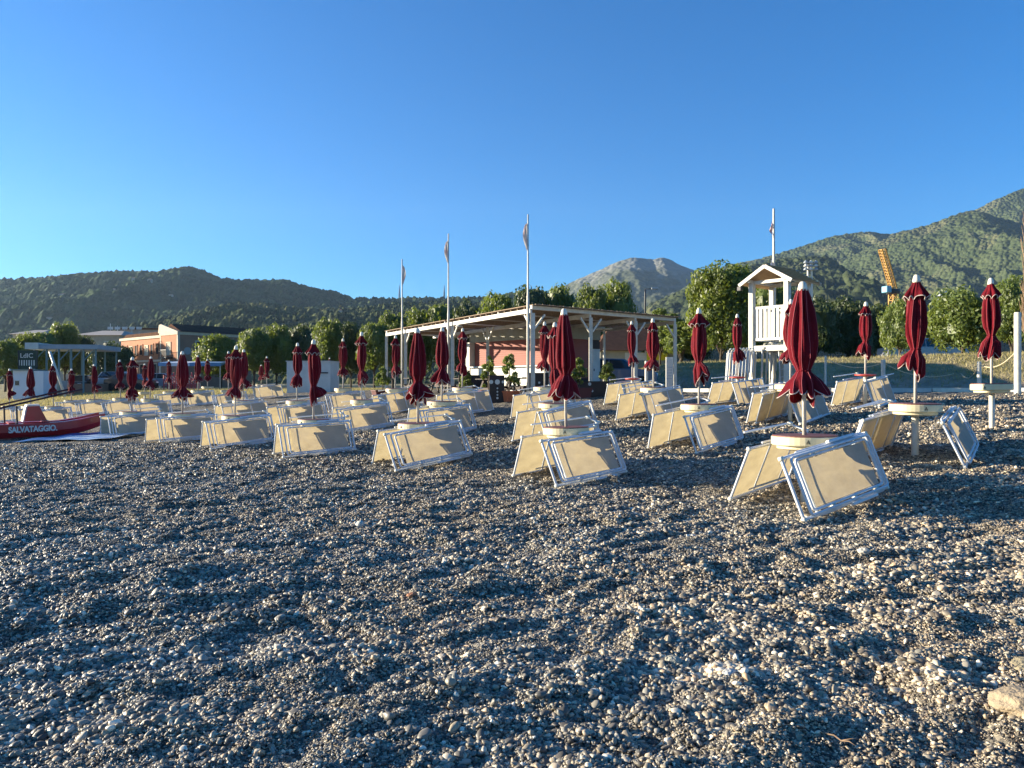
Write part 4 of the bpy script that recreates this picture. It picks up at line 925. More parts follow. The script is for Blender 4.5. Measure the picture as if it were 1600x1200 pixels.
rope([pE, pC-Vector((0,0,.1)), Vector((X(1490, 25), 25, Zt(584, 25)))], 'thin pale rope strung low in front of the grassy bank, left span')
rope([Vector((X(1502, 24), 24, Zt(584, 24))), pB-Vector((0,0,.08)), pA-Vector((0,0,1.0))], 'thin pale rope hanging between the two right white posts')
postobj(1290, 556, 29, .04, 'thin pale stake at the left end of the bank rope')
kb = MB()
for k in range(14):
    q0 = -6+k*1.9; q1 = q0+1.86
    def pt(q, p=25.4): return Vector(((p-q)*.70711, (p+q)*.70711, 0))
    a, b_ = pt(q0), pt(q1); a.z = gz(a.x, a.y)+.05; b_.z = gz(b_.x, b_.y)+.05; kb.beam(a, b_, .16, .14, whitew if k % 3 else creamlt)
o = kb.build('white_edging', None); tag(o, 'low white edging boards between the pebbles and the grassy bank', 'edging')

def signboard():
    Y = 27; x = X(1046, Y); g0 = gz(x, Y); r = empty('notice_board', (x, Y, g0), .3); b_ = MB(); m = whitew
    b_.box((-.14, -.02, .0), (.14, .02, Zt(558, Y)-g0), m, .006); b_.build('panel', r)
    l_ = MB()
    for k in range(5): l_.box((-.10, -.023, .55+k*.1), (.10, -.021, .57+k*.1), mat('grey_print', (.35, .38, .42), .7))
    l_.build('printed_line', r); tag(r, 'narrow white notice board leaning by the pergola right corner post', 'sign')
signboard()

# ------------------------------------------------------------------ vehicles
glass = mat('dark_glass', (.02, .03, .04), .08, spec=.8)
tyre = mat('tyre', (.015, .015, .016), .85)
def car(px, Y, rz, body, label, scale=1.0, name='parked_car', g=None):
    x = X(px, Y); g0 = gz(x, Y) if g is None else g; r = empty(name, (x, Y, g0), rz); r.scale = (scale,)*3
    prof = [(-2.05, .35), (-2.1, .62), (-2.0, .86), (-1.2, .95), (-.55, 1.42), (.9, 1.45), (1.7, .98), (2.05, .92), (2.1, .4), (1.75, .28), (-1.75, .28)]
    b_ = MB(); n_ = len(prof); vs = []
    for yy, k in ((-.82, .94), (-.78, 1), (.78, 1), (.82, .94)):
        for (u, v_) in prof:
            sh = .16 if v_ > 1.2 else 0; vs.append((u*(1 if k == 1 else .985), yy*(1-sh), .3+(v_-.3)*(k if v_ < 1.2 else 1-(1-k)*.2)))
    fs = [tuple(range(n_)), tuple(range(4*n_-1, 3*n_-1, -1))]+[(l*n_+i, (l+1)*n_+i, (l+1)*n_+(i+1) % n_, l*n_+(i+1) % n_) for l in range(3) for i in range(n_)]
    b_.add(vs, fs, body); b_.build('body', r)
    w_ = MB()
    for s in (-1, 1):
        for poly in ([(-1.05, .98), (-.5, 1.36), (.15, 1.38), (.15, .98)], [(.22, .98), (.22, 1.38), (.85, 1.38), (1.42, .99)]):
            vs = [(u, s*(.835-.11*max(0, (v_-.95)/.45)), v_) for u, v_ in poly]; vs += [(a, b2-s*.02, c2) for a, b2, c2 in vs]
            w_.add(vs, [(0,1,2,3), (7,6,5,4)]+[(i, 4+i, 4+(i+1) % 4, (i+1) % 4) for i in range(4)], glass)
    w_.build('side_window', r)
    ws = MB(); ws.add([(-1.22, -.66, .955), (-1.22, .66, .955), (-.60, .6, 1.405), (-.60, -.6, 1.405), (-1.18, -.66, .93), (-1.18, .66, .93), (-.56, .6, 1.38), (-.56, -.6, 1.38)], [(0,1,2,3),(7,6,5,4),(0,4,5,1),(1,5,6,2),(2,6,7,3),(3,7,4,0)], glass); ws.build('windscreen', r)
    for sx in (-1.3, 1.3):
        for sy in (-.80, .80):
            q = MB(); vs = [(sx+.31*math.cos(k*math.pi/10), sy+d_, .31+.31*math.sin(k*math.pi/10)) for d_ in (-.1, .1) for k in range(20)]
            q.add(vs, [tuple(range(20)), tuple(range(39, 19, -1))]+[(i, 20+i, 20+(i+1) % 20, (i+1) % 20) for i in range(20)], tyre); q.build('wheel', r)
    for s in (-.6, .6):
        h = MB(); h.box((-2.125, s-.14, .62), (-2.06, s+.14, .76), mat('headlamp', (.7, .7, .7), .15), .01); h.build('headlight', r)
    tag(r, label, 'car'); return r
bluep = mat('blue_paint', (.045, .10, .19), .3, coat=.5); darkp = mat('dark_paint', (.02, .022, .028), .3, coat=.5); silver = mat('silver_paint', (.35, .36, .38), .3, coat=.4)
car(953, 36, R(184), bluep, 'blue parked car partly hidden behind the terrace shrub', 1.0)
car(127, 66, R(100), darkp, 'dark parked car in front of the steel pavilion', 1.0)
car(205, 66, R(170), darkp, 'dark parked car left of the blue awning', 1.0)
car(255, 70, R(175), silver, 'silver parked car in front of the red play frame', 1.0)
car(178, 68, R(95), silver, 'silver parked van-like car behind the small parasol left of the ruin', 1.15)
car(1440, 50, R(180), silver, 'pale vehicle behind the bush right of the crane', 1.2)

# ------------------------------------------------------------------ buildings
brick = mat('brick_orange', (.44, .17, .07), .85, (.34, .13, .06), 1.2, detail=6)
brickd = mat('brick_brown', (.30, .16, .10), .85, (.24, .13, .085), 1.0, detail=6)
plaster = mat('plaster_cream', (.60, .50, .36), .85, (.48, .40, .29), 1.5)
tile = mat('roof_tile_dark', (.13, .07, .045), 1.0, (.09, .05, .035), 2, spec=.05)
voidm = mat('dark_opening', (.012, .011, .011), .9)
def window(m_parent, cx, z0, w_, h, y, frame, pane, arch=False, s=1, axis='y'):
    """opening with surround on a wall at local y; s outward sign"""
    f = MB(); t_ = .12
    def bx(m, a0, a1, d0, d1, z0_, z1_, mt):
        d0, d1 = sorted((y+s*d0, y+s*d1))
        if axis == 'y': m.box((a0, d0, z0_), (a1, d1, z1_), mt)
        else: m.box((d0, a0, z0_), (d1, a1, z1_), mt)
    bx(f, cx-w_/2-t_, cx-w_/2, .001, .07, z0, z0+h, frame); bx(f, cx+w_/2, cx+w_/2+t_, .001, .07, z0, z0+h, frame)
    bx(f, cx-w_/2-t_, cx+w_/2+t_, .001, .08, z0+h, z0+h+t_, frame); bx(f, cx-w_/2-t_, cx+w_/2+t_, .001, .10, z0-t_, z0, frame)
    o = f.build('window', m_parent); p = MB(); bx(p, cx-w_/2, cx+w_/2, .002, .02, z0, z0+h, pane); p.build('pane', o)
    return o
def ruin():
    Y = 85; C = Vector((X(278, Y), Y)); g0 = gz(C.x, C.y); ang = math.atan2(10, -11.7)   # local x runs back-left along the sunny facade
    r = empty('brick_building', (C.x, C.y, g0), ang); H = Zt(519, 86)-g0; Lf, Ls = 15.4, 9
    w_ = MB(); w_.box((0, -Ls, -1), (4.2, 0, H), brickd); w_.box((4.203, -Ls+.2, -1), (Lf, -.2, H-.25), brickd); w_.build('wall', r)
    up = MB(); up.box((4.3, -.195, H*.52), (Lf-.1, -.15, H-.55), brick); up.box((.25, .003, H*.52), (4.0, .04, H-.35), brick); up.build('upper_facade', r)
    cn = MB(); cn.box((4.25, -.25, H-.52), (Lf+.1, .0, H-.22), plaster); cn.box((-.12, -Ls-.1, H-.32), (4.3, .12, H-.0), plaster)
    cn.box((-.06, -.2, -1), (.2, .05, H-.33), plaster); cn.box((4.0, -.2, -1), (4.25, .06, H-.33), plaster); cn.box((4.25, -.19, H*.48), (Lf, -.13, H*.515), plaster); cn.build('cornice', r)
    rf = MB(); rf.prism([(-.3, H+.002), (4.6, H+.002), (2.1, H+1.0)], 'y', -Ls-.3, -.2, tile); rf.prism([(4.62, H-.2), (Lf+.2, H-.2), (Lf-1, H+.25), (5.5, H+.25)], 'y', -Ls-.1, -.4, tile); rf.build('roof', r)
    gb = MB(); gb.prism([(-.3, H+.004), (4.6, H+.004), (4.4, H+.95), (3.9, H+1.0)], 'y', -.18, .12, plaster); gb.build('gable', r)
    for i in range(7):
        cx = 5.3+i*1.42
        if i in (2, 5): window(r, cx, H*.62, .75, 1.0, -.15, plaster, plaster)
        else: window(r, cx, H*.62, .62, 1.15, -.15, brick, voidm)
    for cx in (6.0, 9.5, 12.5): window(r, cx, 1.0, .9, 1.7, -.19, plaster, voidm)
    o = window(r, 2.1, H*.60, .9, 1.3, .04, plaster, plaster); bl = MB(); bl.box((1.2, .045, H*.52), (3.1, .8, H*.545), dark)
    for k in range(9): bl.box((1.22+k*.22, .77, H*.545), (1.25+k*.22, .8, H*.545+.8), dark)
    bl.box((1.2, .765, H*.545+.8), (3.1, .805, H*.545+.84), dark); bl.build('balcony', r)
    window(r, 2.1, 1.1, 1.0, 1.8, .003, plaster, voidm)
    window(r, -2.6, H*.60, 1.0, 1.45, 0, plaster, voidm, s=-1, axis='x'); window(r, -6.0, H*.60, 1.0, 1.45, 0, plaster, voidm, s=-1, axis='x')
    for zz in (-1.1, -4.0):
        d_ = MB(); vs = [(-.03, zz+.42*math.cos(k*math.pi/8), H*.66+.42*math.sin(k*math.pi/8)) for k in range(16)]+[(-.001, zz+.42*math.cos(k*math.pi/8), H*.66+.42*math.sin(k*math.pi/8)) for k in range(16)]
        d_.add(vs, [tuple(range(16)), tuple(range(31, 15, -1))]+[(i, 16+i, 16+(i+1) % 16, (i+1) % 16) for i in range(16)], mat('grey_plaster', (.3, .29, .27), .8)); d_.build('plaster_patch', r)
    tag(r, 'old two storey brick building with arched upper windows and dark tiled roof', 'building')
ruin()
def house(name, px0, px1, top, Y, wallm, roofm, label, cat='house', flat=False, rz=0, rise=1.2, depth=9):
    xc = X((px0+px1)/2, Y); g0 = min(gz(xc, Y), 0); W = (px1-px0)/F*Y; H = Zt(top, Y)-g0; r = empty(name, (xc, Y+depth/2, g0), rz)
    w_ = MB(); w_.box((-W/2, -depth/2, -1), (W/2, depth/2, H), wallm); w_.build('wall', r)
    rf = MB()
    if flat: rf.box((-W/2-.3, -depth/2-.4, H+.002), (W/2+.3, depth/2+.3, H+.25), roofm)
    else:
        a, b_ = W/2+.5, depth/2+.5; k = .45
        rf.add([(-a,-b_,H+.003),(a,-b_,H+.003),(a,b_,H+.003),(-a,b_,H+.003),(-a*k,0,H+rise),(a*k,0,H+rise)], [(3,2,1,0),(0,1,5,4),(1,2,5),(2,3,4,5),(3,0,4)], roofm)
    rf.build('roof', r)
    n_ = max(1, int(W/3.2))
    for i in range(n_):
        for z0 in ([1.0] if H < 4.5 else [1.0, H-2.3]): window(r, -W/2+(i+.5)*W/n_, z0, .9, 1.3, -depth/2, whitew, glass, s=-1)
    tag(r, label, cat); return r
rooft = mat('roof_tile_red', (.30, .14, .09), .9, (.22, .10, .07), 1.5)
greyroof = mat('roof_pale', (.42, .37, .31), .85, (.34, .30, .26), 1)
h1 = house('house', 118, 187, 524, 112, creamw, greyroof, 'beige house with pale hipped roof left of the brick ruin', rise=1.0)
a_ = MB(); xw = 0
for k in range(5): a_.tube([(-.5+k*1.1, 0, Zt(524, 112)+.4), (-.5+k*1.1, 0, Zt(524, 112)+2.4-.3*k)], .05, white, 5); a_.box((-.9+k*1.1, -.05, Zt(524, 112)+1.5), (-.1+k*1.1, .05, Zt(524, 112)+1.9), whitew)
a_.build('rooftop_clutter', h1)
house('house', 20, 60, 522, 130, plaster, greyroof, 'cream house roof peeping over the trees behind the lettered sign', rise=1)
house('house', 188, 252, 515, 125, greyroof, tile, 'long low grey roofed building behind the ruin wing', flat=True)
hb = house('building', 938, 1056, 548, 52, creamw, tile, 'low cream building with brown tiled roof behind the blue car', 'building', rise=2.0, depth=7)
yb_ = MB(); yb_.box((.5, -3.54, Zt(563, 52)), (2.0, -3.51, Zt(551, 52)), mat('yellow_sign', (.80, .62, .02), .6)); yb_.box((-.9, -3.54, Zt(563, 52)), (.48, -3.51, Zt(551, 52)), whitew); yb_.build('sign_panel', hb)
# small houses scattered on the left hillside
hsp = [(178, 452, 'pair-roofed white house halfway up the left hill', 5), (210, 435, 'white villa under the left hill skyline', 10), (234, 437, 'small white villa right of the skyline one', 8), (267, 461, 'single white house on the right shoulder of the left hill', 7), (97, 460, 'pale low house on the far left slope', 12), (77, 497, 'pale terrace house low on the far left slope', 14), (532, 486, 'pale house on the near wooded hill', 7), (722, 476, 'cream house with red roof on the wooded hill above the pergola', 8)]
def hill_z(obj, x, y):
    return obj
dg = bpy.context.evaluated_depsgraph_get(); bpy.context.view_layer.update()
for (px, py, lab, wpx) in hsp:
    d = Vector(((px-800)/F, 1, (600-py)/F)).normalized()
    hit = None
    for nm in ('hill_left', 'hill_far_left'):
        ho = bpy.data.objects[nm]; ok, loc, nn_, _ = ho.ray_cast(Vector((0,0,0)), d)
        if ok and (hit is None or loc.length < hit.length): hit = loc.copy()
    if hit is None: continue
    Y = hit.y; W = .75*wpx/F*Y; r = empty('house', (hit.x, hit.y, hit.z-1.5)); m = MB(); m.box((-W/2, -2, -5), (W/2, 3, 2.2), creamw); m.build('wall', r)
    q = MB(); q.add([(-W/2-.3,-2.3,2.203),(W/2+.3,-2.3,2.203),(W/2+.3,3.3,2.203),(-W/2-.3,3.3,2.203),(-W/4,.5,3.2),(W/4,.5,3.2)], [(3,2,1,0),(0,1,5,4),(1,2,5),(2,3,4,5),(3,0,4)], rooft); q.build('roof', r); tag(r, lab, 'house', 'small houses on the hills')

# steel pavilion
steel = mat('steel_green', (.14, .22, .23), .5); fas = mat('fascia_grey', (.30, .34, .38), .6, (.25, .29, .33), 2)
def pavilion():
    Y = 62; x0 = X(45, Y); g0 = gz(x0, Y); r = empty('steel_pavilion', (x0, Y, g0), R(8)); W = (147-45)/F*Y; H = Zt(545, Y)-g0; D = 5
    rf = MB(); rf.box((.0, 0, H), (W, D, H+.38), fas); rf.build('roof', r)
    e_ = MB(); e_.box((-.25, -.12, H-.02), (.75, D-.5, H+.5), whitew); e_.build('end_fascia', r)
    for k in range(6):
        for yy in (.25, D-.25):
            p = MB(); p.beam((.3+k*(W-.6)/5, yy, -.2), (.3+k*(W-.6)/5, yy, H-.003), .12, .12, white if k == 0 else steel); po = p.build('post', r)
            if yy < 1 and k < 5:
                b_ = MB(); b_.beam((.36+k*(W-.6)/5, yy, H-.9), (.3+k*(W-.6)/5+.8, yy, H-.05), .07, .07, steel); b_.build('brace', po)
    b_ = MB(); b_.box((W*.55, .3, -.1), (W-.2, D-.3, 1.15), brickd); b_.build('low_wall', r)
    q = MB(); q.box((W*.22, .6, -.1), (W*.5, .9, 1.4), fas); q.build('bar_front', r)
    tag(r, 'open steel pavilion with grey flat roof and white end fascia', 'pavilion')
    sp = MB(); sp.tube([(0,0,-.1), (-1.35, .2, Zt(549, 58)-gz(X(103,58),58))], [.10, .10], white, 8); o = sp.build('leaning_spar', None, smooth=True); o.location = (X(103, 58), 58, gz(X(103, 58), 58)); tag(o, 'thick white spar leaning diagonally in front of the steel pavilion', 'spar')
pavilion()
def signhut():
    Y = 60; x0 = X(20, Y); g0 = gz(x0, Y); r = empty('kiosk_hut', (x0, Y, g0), R(4)); W = 24/F*Y; H = Zt(579, Y)-g0
    m = MB(); m.box((0, 0, -.2), (W, 2.2, H), mat('hut_white', (.62, .66, .70), .6)); m.box((W+.3, .2, -.2), (W+1.0, 2.2, H-.03), mat('hut_white', (0,0,0))); m.build('wall', r)
    w_ = MB(); w_.box((.18, -.03, H-1.15), (.48, -.003, H-.82), glass); wo = w_.build('window', r); f_ = MB(); f_.box((.12, -.025, H-1.22), (.54, -.002, H-1.16), whitew); f_.box((.12, -.025, H-.81), (.54, -.002, H-.76), whitew); f_.build('frame', wo)
    rf = MB(); rf.box((-.15, -.2, H+.003), (W+.15, 2.4, H+.1), steel); rf.build('roof', r)
    s_ = MB(); s_.beam((-.05, 1, H+.1), (-.15, 1, H+1.6), .05, .05, dark); s_.beam((W, 1, H+.1), (W+.1, 1, H+1.6), .05, .05, dark); s_.box((-.2, 1.04, H+.15), (W+.1, 1.1, H+1.65), mat('sign_back', (.03, .05, .035), .8)); so_ = s_.build('sign_frame', r)
    def txt(body, size, xx, zz, par, bold=.004):
        cu = bpy.data.curves.new('lettering', 'FONT'); cu.body = body; cu.size = size; cu.extrude = .01; cu.offset = bold; cu.materials.append(whitew)
        o = bpy.data.objects.new('lettering', cu); col.objects.link(o); o.parent = par; o.location = (xx, .98, zz); o.rotation_euler = (R(90), 0, 0)
    txt('LdIC', .52, .0, H+1.05, so_)
    bl = MB()
    for k in range(7): bl.box((-.1+k*.19, .985, H+.42), (-.02+k*.19, .998, H+.86), whitew)
    bl.build('lettering', so_)
    tag(r, 'small pale blue white kiosk hut with white lettering sign on its roof', 'kiosk')
signhut()
# white hut near the ficus row
def whitehut():
    Y = 46; x0 = X(448, Y); g0 = gz(x0, Y); W = 69/F*Y; H = Zt(565, Y)-g0; r = empty('white_hut', (x0, Y, g0), R(-3)); m = MB(); m.box((0, 0, -.2), (W, 1.9, H), whitew); m.build('wall', r)
    rf = MB(); rf.box((-.05, -.05, H+.003), (W+.05, 1.95, H+.05), whitew); rf.build('roof', r)
    h = MB(); h.box((W*.72, -.03, H*.62), (W*.95, -.003, H*.66), dark); h.build('handle', r); tag(r, 'plain white boxy beach hut in front of the ficus trees', 'hut')
whitehut()
def awning():
    Y = 72; r = empty('awning', (X(247, Y), Y, gz(X(247, Y), Y))); W = 98/F*Y; H = Zt(572, Y)-r.location.z; blue = mat('awning_blue', (.10, .24, .42), .7); wh = mat('awning_white', (.62, .66, .70), .7)
    m = MB(); n_ = 6
    for k in range(n_): m.add([(k*W/n_, 0, H), ((k+1)*W/n_, 0, H), ((k+1)*W/n_, 2, H+.45), (k*W/n_, 2, H+.45), (k*W/n_, 0, H+.32), ((k+1)*W/n_, 0, H+.32), ((k+1)*W/n_, 2, H+.5), (k*W/n_, 2, H+.5)], [(3,2,1,0),(4,5,6,7),(0,1,5,4),(1,2,6,5),(2,3,7,6),(3,0,4,7)], wh if k in (1, 2) else blue)
    m.build('cover', r)
    for k in range(4): p = MB(); p.beam((.1+k*(W-.2)/3, .1, -.2), (.1+k*(W-.2)/3, .1, H-.002), .07, .07, white); p.build('post', r)
    tag(r, 'long blue and white awning in front of the brick ruin', 'awning')
    pr = mat('play_red', (.50, .07, .07), .6); r = empty('play_frame', (X(256, 66), 66, gz(X(256, 66), 66)))
    q = MB(); Wp = 46/F*66
    for k in range(9): q.tube([(k*Wp/8, 0, -.1), (k*Wp/8, .05*k, 1.25)], .05, pr, 6); q.tube([(k*Wp/8, 1.2, -.1), (k*Wp/8, 1.2, 1.5)], .05, pr, 6)
    for z in (.4, .8, 1.2): q.tube([(0, 0, z), (Wp, 0, z)], .045, pr, 6)
    for k in range(8): q.tube([(k*Wp/8, 0, 1.2), ((k+1)*Wp/8, 1.2, .5)], .04, whitew, 5)
    q.build('bars', r); tag(r, 'red and white climbing frame below the blue awning', 'play frame')
awning()

# ------------------------------------------------------------------ street lamp, masts, crane
def lamp():
    Y = 55; x = X(1008, Y); g0 = 0; m = MB(); h = Zt(452, Y); r = empty('street_lamp', (x, Y, g0)); m.tube([(0,0,0), (0,0,h-.3), (0,0,h)], [.10,.06,.05], dark, 10); m.tube([(0,0,h), (.6,0,h+.06)], .035, dark, 6); m.build('pole', r, smooth=True)
    q = MB(); q.box((.45, -.12, h), (.95, .12, h+.11), mat('lamp_grey', (.4, .42, .44), .4), .02); q.build('lamp_head', r); tag(r, 'black street lamp with single arm behind the pergola', 'street lamp')
    Y = 31; x = X(944, Y); g0 = gz(x, Y); r = empty('terrace_lamp', (x, Y, g0)); h = Zt(515, Y)-g0; m = MB(); m.tube([(0,0,-.1), (0,0,h)], .05, white, 8); m.build('pole', r, smooth=True); q = MB(); q.box((-.32, -.25, h), (.32, .25, h+.04), whitew, .01); q.build('flat_head', r); tag(r, 'white post with flat square top right of the kiosk', 'lamp')
lamp()
def mast(px, top, Y, label, wd):
    x = X(px, Y); h = Zt(top, Y); r = empty('floodlight_mast', (x, Y, 0)); m = MB(); m.tube([(-wd*.4,0,0), (-wd*.25,0,h*.97)], .16, whitew, 8); m.tube([(wd*.6,0,0), (wd*.3,0,h*.97)], .16, whitew, 8)
    for k in range(12): m.tube([(-wd*.3, 0, h*k/12), (wd*.4, 0, h*(k+.7)/12)], .07, whitew, 5)
    m.build('pole', r); q = MB()
    for i in range(3):
        q.beam((-wd, -.2, h*.93+i*wd*.55), (wd, -.2, h*.93+i*wd*.55), .2, .2, fas)
    q.build('lamp_rack', r); rs = random.Random(px)
    for i in range(3):
        for j in range(3):
            l_ = MB(); c = Vector(((j-1)*wd*.8, -.5, h*.93+i*wd*.55)); l_.lathe([(.1,.3),(wd*.26,.1),(wd*.30,-.1),(.1,-.15)], c, whitew if (i+j) % 2 else fas, 12); l_.build('floodlight', r)
    tag(r, label, 'floodlight mast', 'stadium floodlight masts')
mast(1265, 408, 120, 'white stadium floodlight mast right of the lifeguard tower roof', 1.0)
mast(1475, 458, 150, 'distant floodlight cluster just above the widest sunny bush', 1.3)
def crane():
    Y = 160; yel = mat('crane_yellow', (.50, .27, .04), .6, (.42, .22, .04), .5); r = empty('tower_crane', (X(1396, Y), Y, 0), .3)
    def lattice(m, a, b_, w_, n_):
        a = Vector(a); b_ = Vector(b_); d = (b_-a).normalized(); s = d.cross(Vector((0,1,0))).normalized()*w_/2; t_ = Vector((0,1,0))*w_/2
        cs = [s+t_, s-t_, -s-t_, -s+t_]
        for c in cs: m.beam(a+c, b_+c, .2, .2, yel)
        for k in range(n_):
            p = a.lerp(b_, k/n_); q = a.lerp(b_, (k+1)/n_)
            for i in range(4): m.beam(p+cs[i], q+cs[(i+1) % 4], .10, .10, yel); m.beam(q+cs[i], q+cs[(i+1) % 4], .10, .10, yel)
    zc = Zt(456, Y); m = MB(); lattice(m, (0,0,0), (0,0,zc-.5), 1.25, 14); m.build('mast', r)
    j = MB(); lattice(j, (0,0,zc+.6), (-2.0, 1.0, Zt(389, Y)), 1.0, 14); j.build('jib', r)
    t_ = MB(); t_.lathe([(1.3,-.5),(1.4,0),(1.3,.5)], (0,0,zc), dark, 16); t_.build('turntable', r)
    c = MB(); c.box((-2.6, -1, zc-.3), (-1.35, .6, zc+1.1), mat('crane_cab', (.10, .28, .40), .4), .1); c.build('cab', r); tag(r, 'yellow lattice tower crane with raised jib and blue cab', 'crane')
crane()
for (px, lab) in ((624, 'thin distant radio mast left of the leftmost flagpole top'), (694, 'thin distant radio mast left of the middle flagpole')):
    m = MB(); Y = 1395; m.tube([(-1.2,0,0), (0,0,24)], [1.0,.4], fas, 5); m.tube([(1.2,0,0), (0,0,24)], [1.0,.4], fas, 5); o = m.build('radio_mast', None); o.location = (X(px, Y), Y, Zt(464, Y)-2); tag(o, lab, 'mast', 'radio masts on the ridge')

# ------------------------------------------------------------------ rescue boat
boatred = mat('boat_red', (.42, .018, .022), .35, (.34, .014, .018), 2, coat=.3); boatw = mat('boat_white', (.7, .66, .6), .5)
def boat():
    P1 = Vector((X(160, 24.6), 24.6)); g1 = gz(P1.x, P1.y)
    d = Vector((-.80, -.60)); g2 = gz(*(P1+d*4.6)); r = empty('rescue_boat', (P1.x, P1.y, g1+.02), math.atan2(d.y, d.x)); r.rotation_euler = (0, -math.atan2(g2-g1, 4.6), math.atan2(d.y, d.x))
    # local x aft from bow, local y: +y is camera side
    L_ = 4.7
    for s, nm in ((.58, 1), (-.58, 2)):
        h = MB(); secs = []; N = 24
        for i in range(N+1):
            t_ = i/N; x_ = t_*L_
            bow = min(1, t_/.28); st = min(1, (1-t_)/.12+.55)
            wd = .20*math.sin(bow*math.pi/2)**.8*st+.012; deck = .42+.20*(1-bow)**1.5+.03*(t_); keel = .02+.30*(1-bow)**2.2
            secs.append([(x_, s-wd, deck), (x_, s-wd*.95, keel+(deck-keel)*.45), (x_, s-wd*.45, keel+.03), (x_, s, keel), (x_, s+wd*.45, keel+.03), (x_, s+wd*.95, keel+(deck-keel)*.45), (x_, s+wd, deck), (x_, s, deck+.02)])
        vs = [p for q in secs for p in q]; n_ = 8
        fs = [(i*n_+k, i*n_+(k+1) % n_, (i+1)*n_+(k+1) % n_, (i+1)*n_+k) for i in range(N) for k in range(n_)]+[tuple(range(n_)), tuple(N*n_+k for k in range(n_))]
        h.add(vs, fs, boatred); ho = h.build('hull', r, smooth=False)
        g_ = MB(); g_.tube([Vector(q[6])+Vector((0,.004,0)) for q in secs], .014, mat('gunwale', (.55, .06, .07), .5), 5); g_.build('gunwale', ho)
        if s > 0:
            cu = bpy.data.curves.new('lettering', 'FONT'); cu.body = 'SALVATAGGIO.'; cu.size = .24; cu.extrude = .003; cu.offset = .010; cu.space_character = .95; cu.materials.append(boatw); cu.align_x = 'LEFT'
            o = bpy.data.objects.new('lettering', cu); col.objects.link(o); o.parent = ho; o.rotation_euler = (R(90), 0, R(180)); o.scale = (.78, 1, 1); o.location = (2.58, s+.222, .20)
    c = MB()
    for x_ in (1.5, 2.4, 3.3): c.box((x_, -.60, .43), (x_+.16, .60, .49), boatred)
    c.build('crossbeam', r)
    st = MB(); st.prism([(1.55, .49), (2.15, .49), (2.05, .95), (1.75, .95)], 'y', -.35, .38, boatred); st.prism([(1.72, .951), (2.08, .951), (2.06, 1.0), (1.74, 1.0)], 'y', -.36, .39, boatw); st.prism([(2.151, .49), (2.19, .49), (2.09, .95), (2.051, .95)], 'y', -.33, .36, boatw); st.build('seat', r)
    for (yy, xx) in ((.66, 2.35), (-.5, 2.6)):
        q = MB(); q.beam((xx, yy, .44), (xx, yy, .98), .05, .05, dark); q.build('oarlock', r)
    for (yy, xx, dz) in ((.66, 2.35, 0), (-.5, 2.6, .0)):
        q = MB(); a = Vector((xx-1.75, yy-.1, 1.42)); b_ = Vector((xx+2.2, yy+.35, .55)); q.tube([a, b_], .028, mat('oar_wood', (.04, .012, .012), .5), 8); q.box((b_.x-.05, b_.y-.02, b_.z-.12), (b_.x+.6, b_.y+.02, b_.z+.02), boatred, .008); q.build('oar', r, smooth=False)
    tag(r, 'red twin hulled rescue rowing boat lettered SALVATAGGIO, oars raised', 'boat')
boat()
bluem = mat('blue_vinyl', (.05, .17, .42), .4, (.04, .12, .34), 3); lightb = mat('light_vinyl', (.45, .55, .66), .4, (.36, .46, .60), 4)
def mattress(px, py, Y, L_, rz, label):
    x = X(px, Y); g0 = gz(x, Y); r = empty('pool_float', (x, Y, g0+.03), rz); a = MB(); a.box((-L_/2, -.45, 0), (L_*.1, .45, .05), lightb, .02); a.build('pale_panel', r); b_ = MB(); b_.box((L_*.1+.01, -.45, 0), (L_/2, .45, .05), bluem, .02); b_.build('blue_panel', r)
    for k in range(3): q = MB(); q.box((-L_/2+.05, -.2+k*.17, .0505), (L_*.08, -.12+k*.17, .058), boatw); q.build('stripe', r)
    tag(r, label, 'beach mat')
def sheet_ground():
    x0, y0 = X(143, 22.4), 22.4; r = empty('plastic_sheet', (x0, y0, gz(x0, y0)), 0)
    for nm, u0, u1, mt in (('blue_panel', -1.25, -.35, bluem), ('pale_panel', -.34, 1.25, lightb)):
        m = MB(); vs = []; N1, N2 = 12, 20
        for j in range(N2+1):
            for i in range(N1+1):
                u = u0+(u1-u0)*i/N1; v = -1.5+3.0*j/N2; wx = u+.25*v*.3; vs.append((wx, v, gz(x0+wx, y0+v)-gz(x0, y0)+.075+.022*math.sin(v*4+u*2)*math.sin(u*5+1)))
        m.add(vs, [(j*(N1+1)+i, j*(N1+1)+i+1, (j+1)*(N1+1)+i+1, (j+1)*(N1+1)+i) for j in range(N2) for i in range(N1)], mt); m.build(nm, r, smooth=True, fixn=False)
    tag(r, 'blue and white plastic sheet spread beside the rescue boat bow', 'plastic sheet')
sheet_ground()
mattress(348, 652, 21.6, 1.1, R(10), 'blue plastic mat under the loungers left of the overlapping parasol')

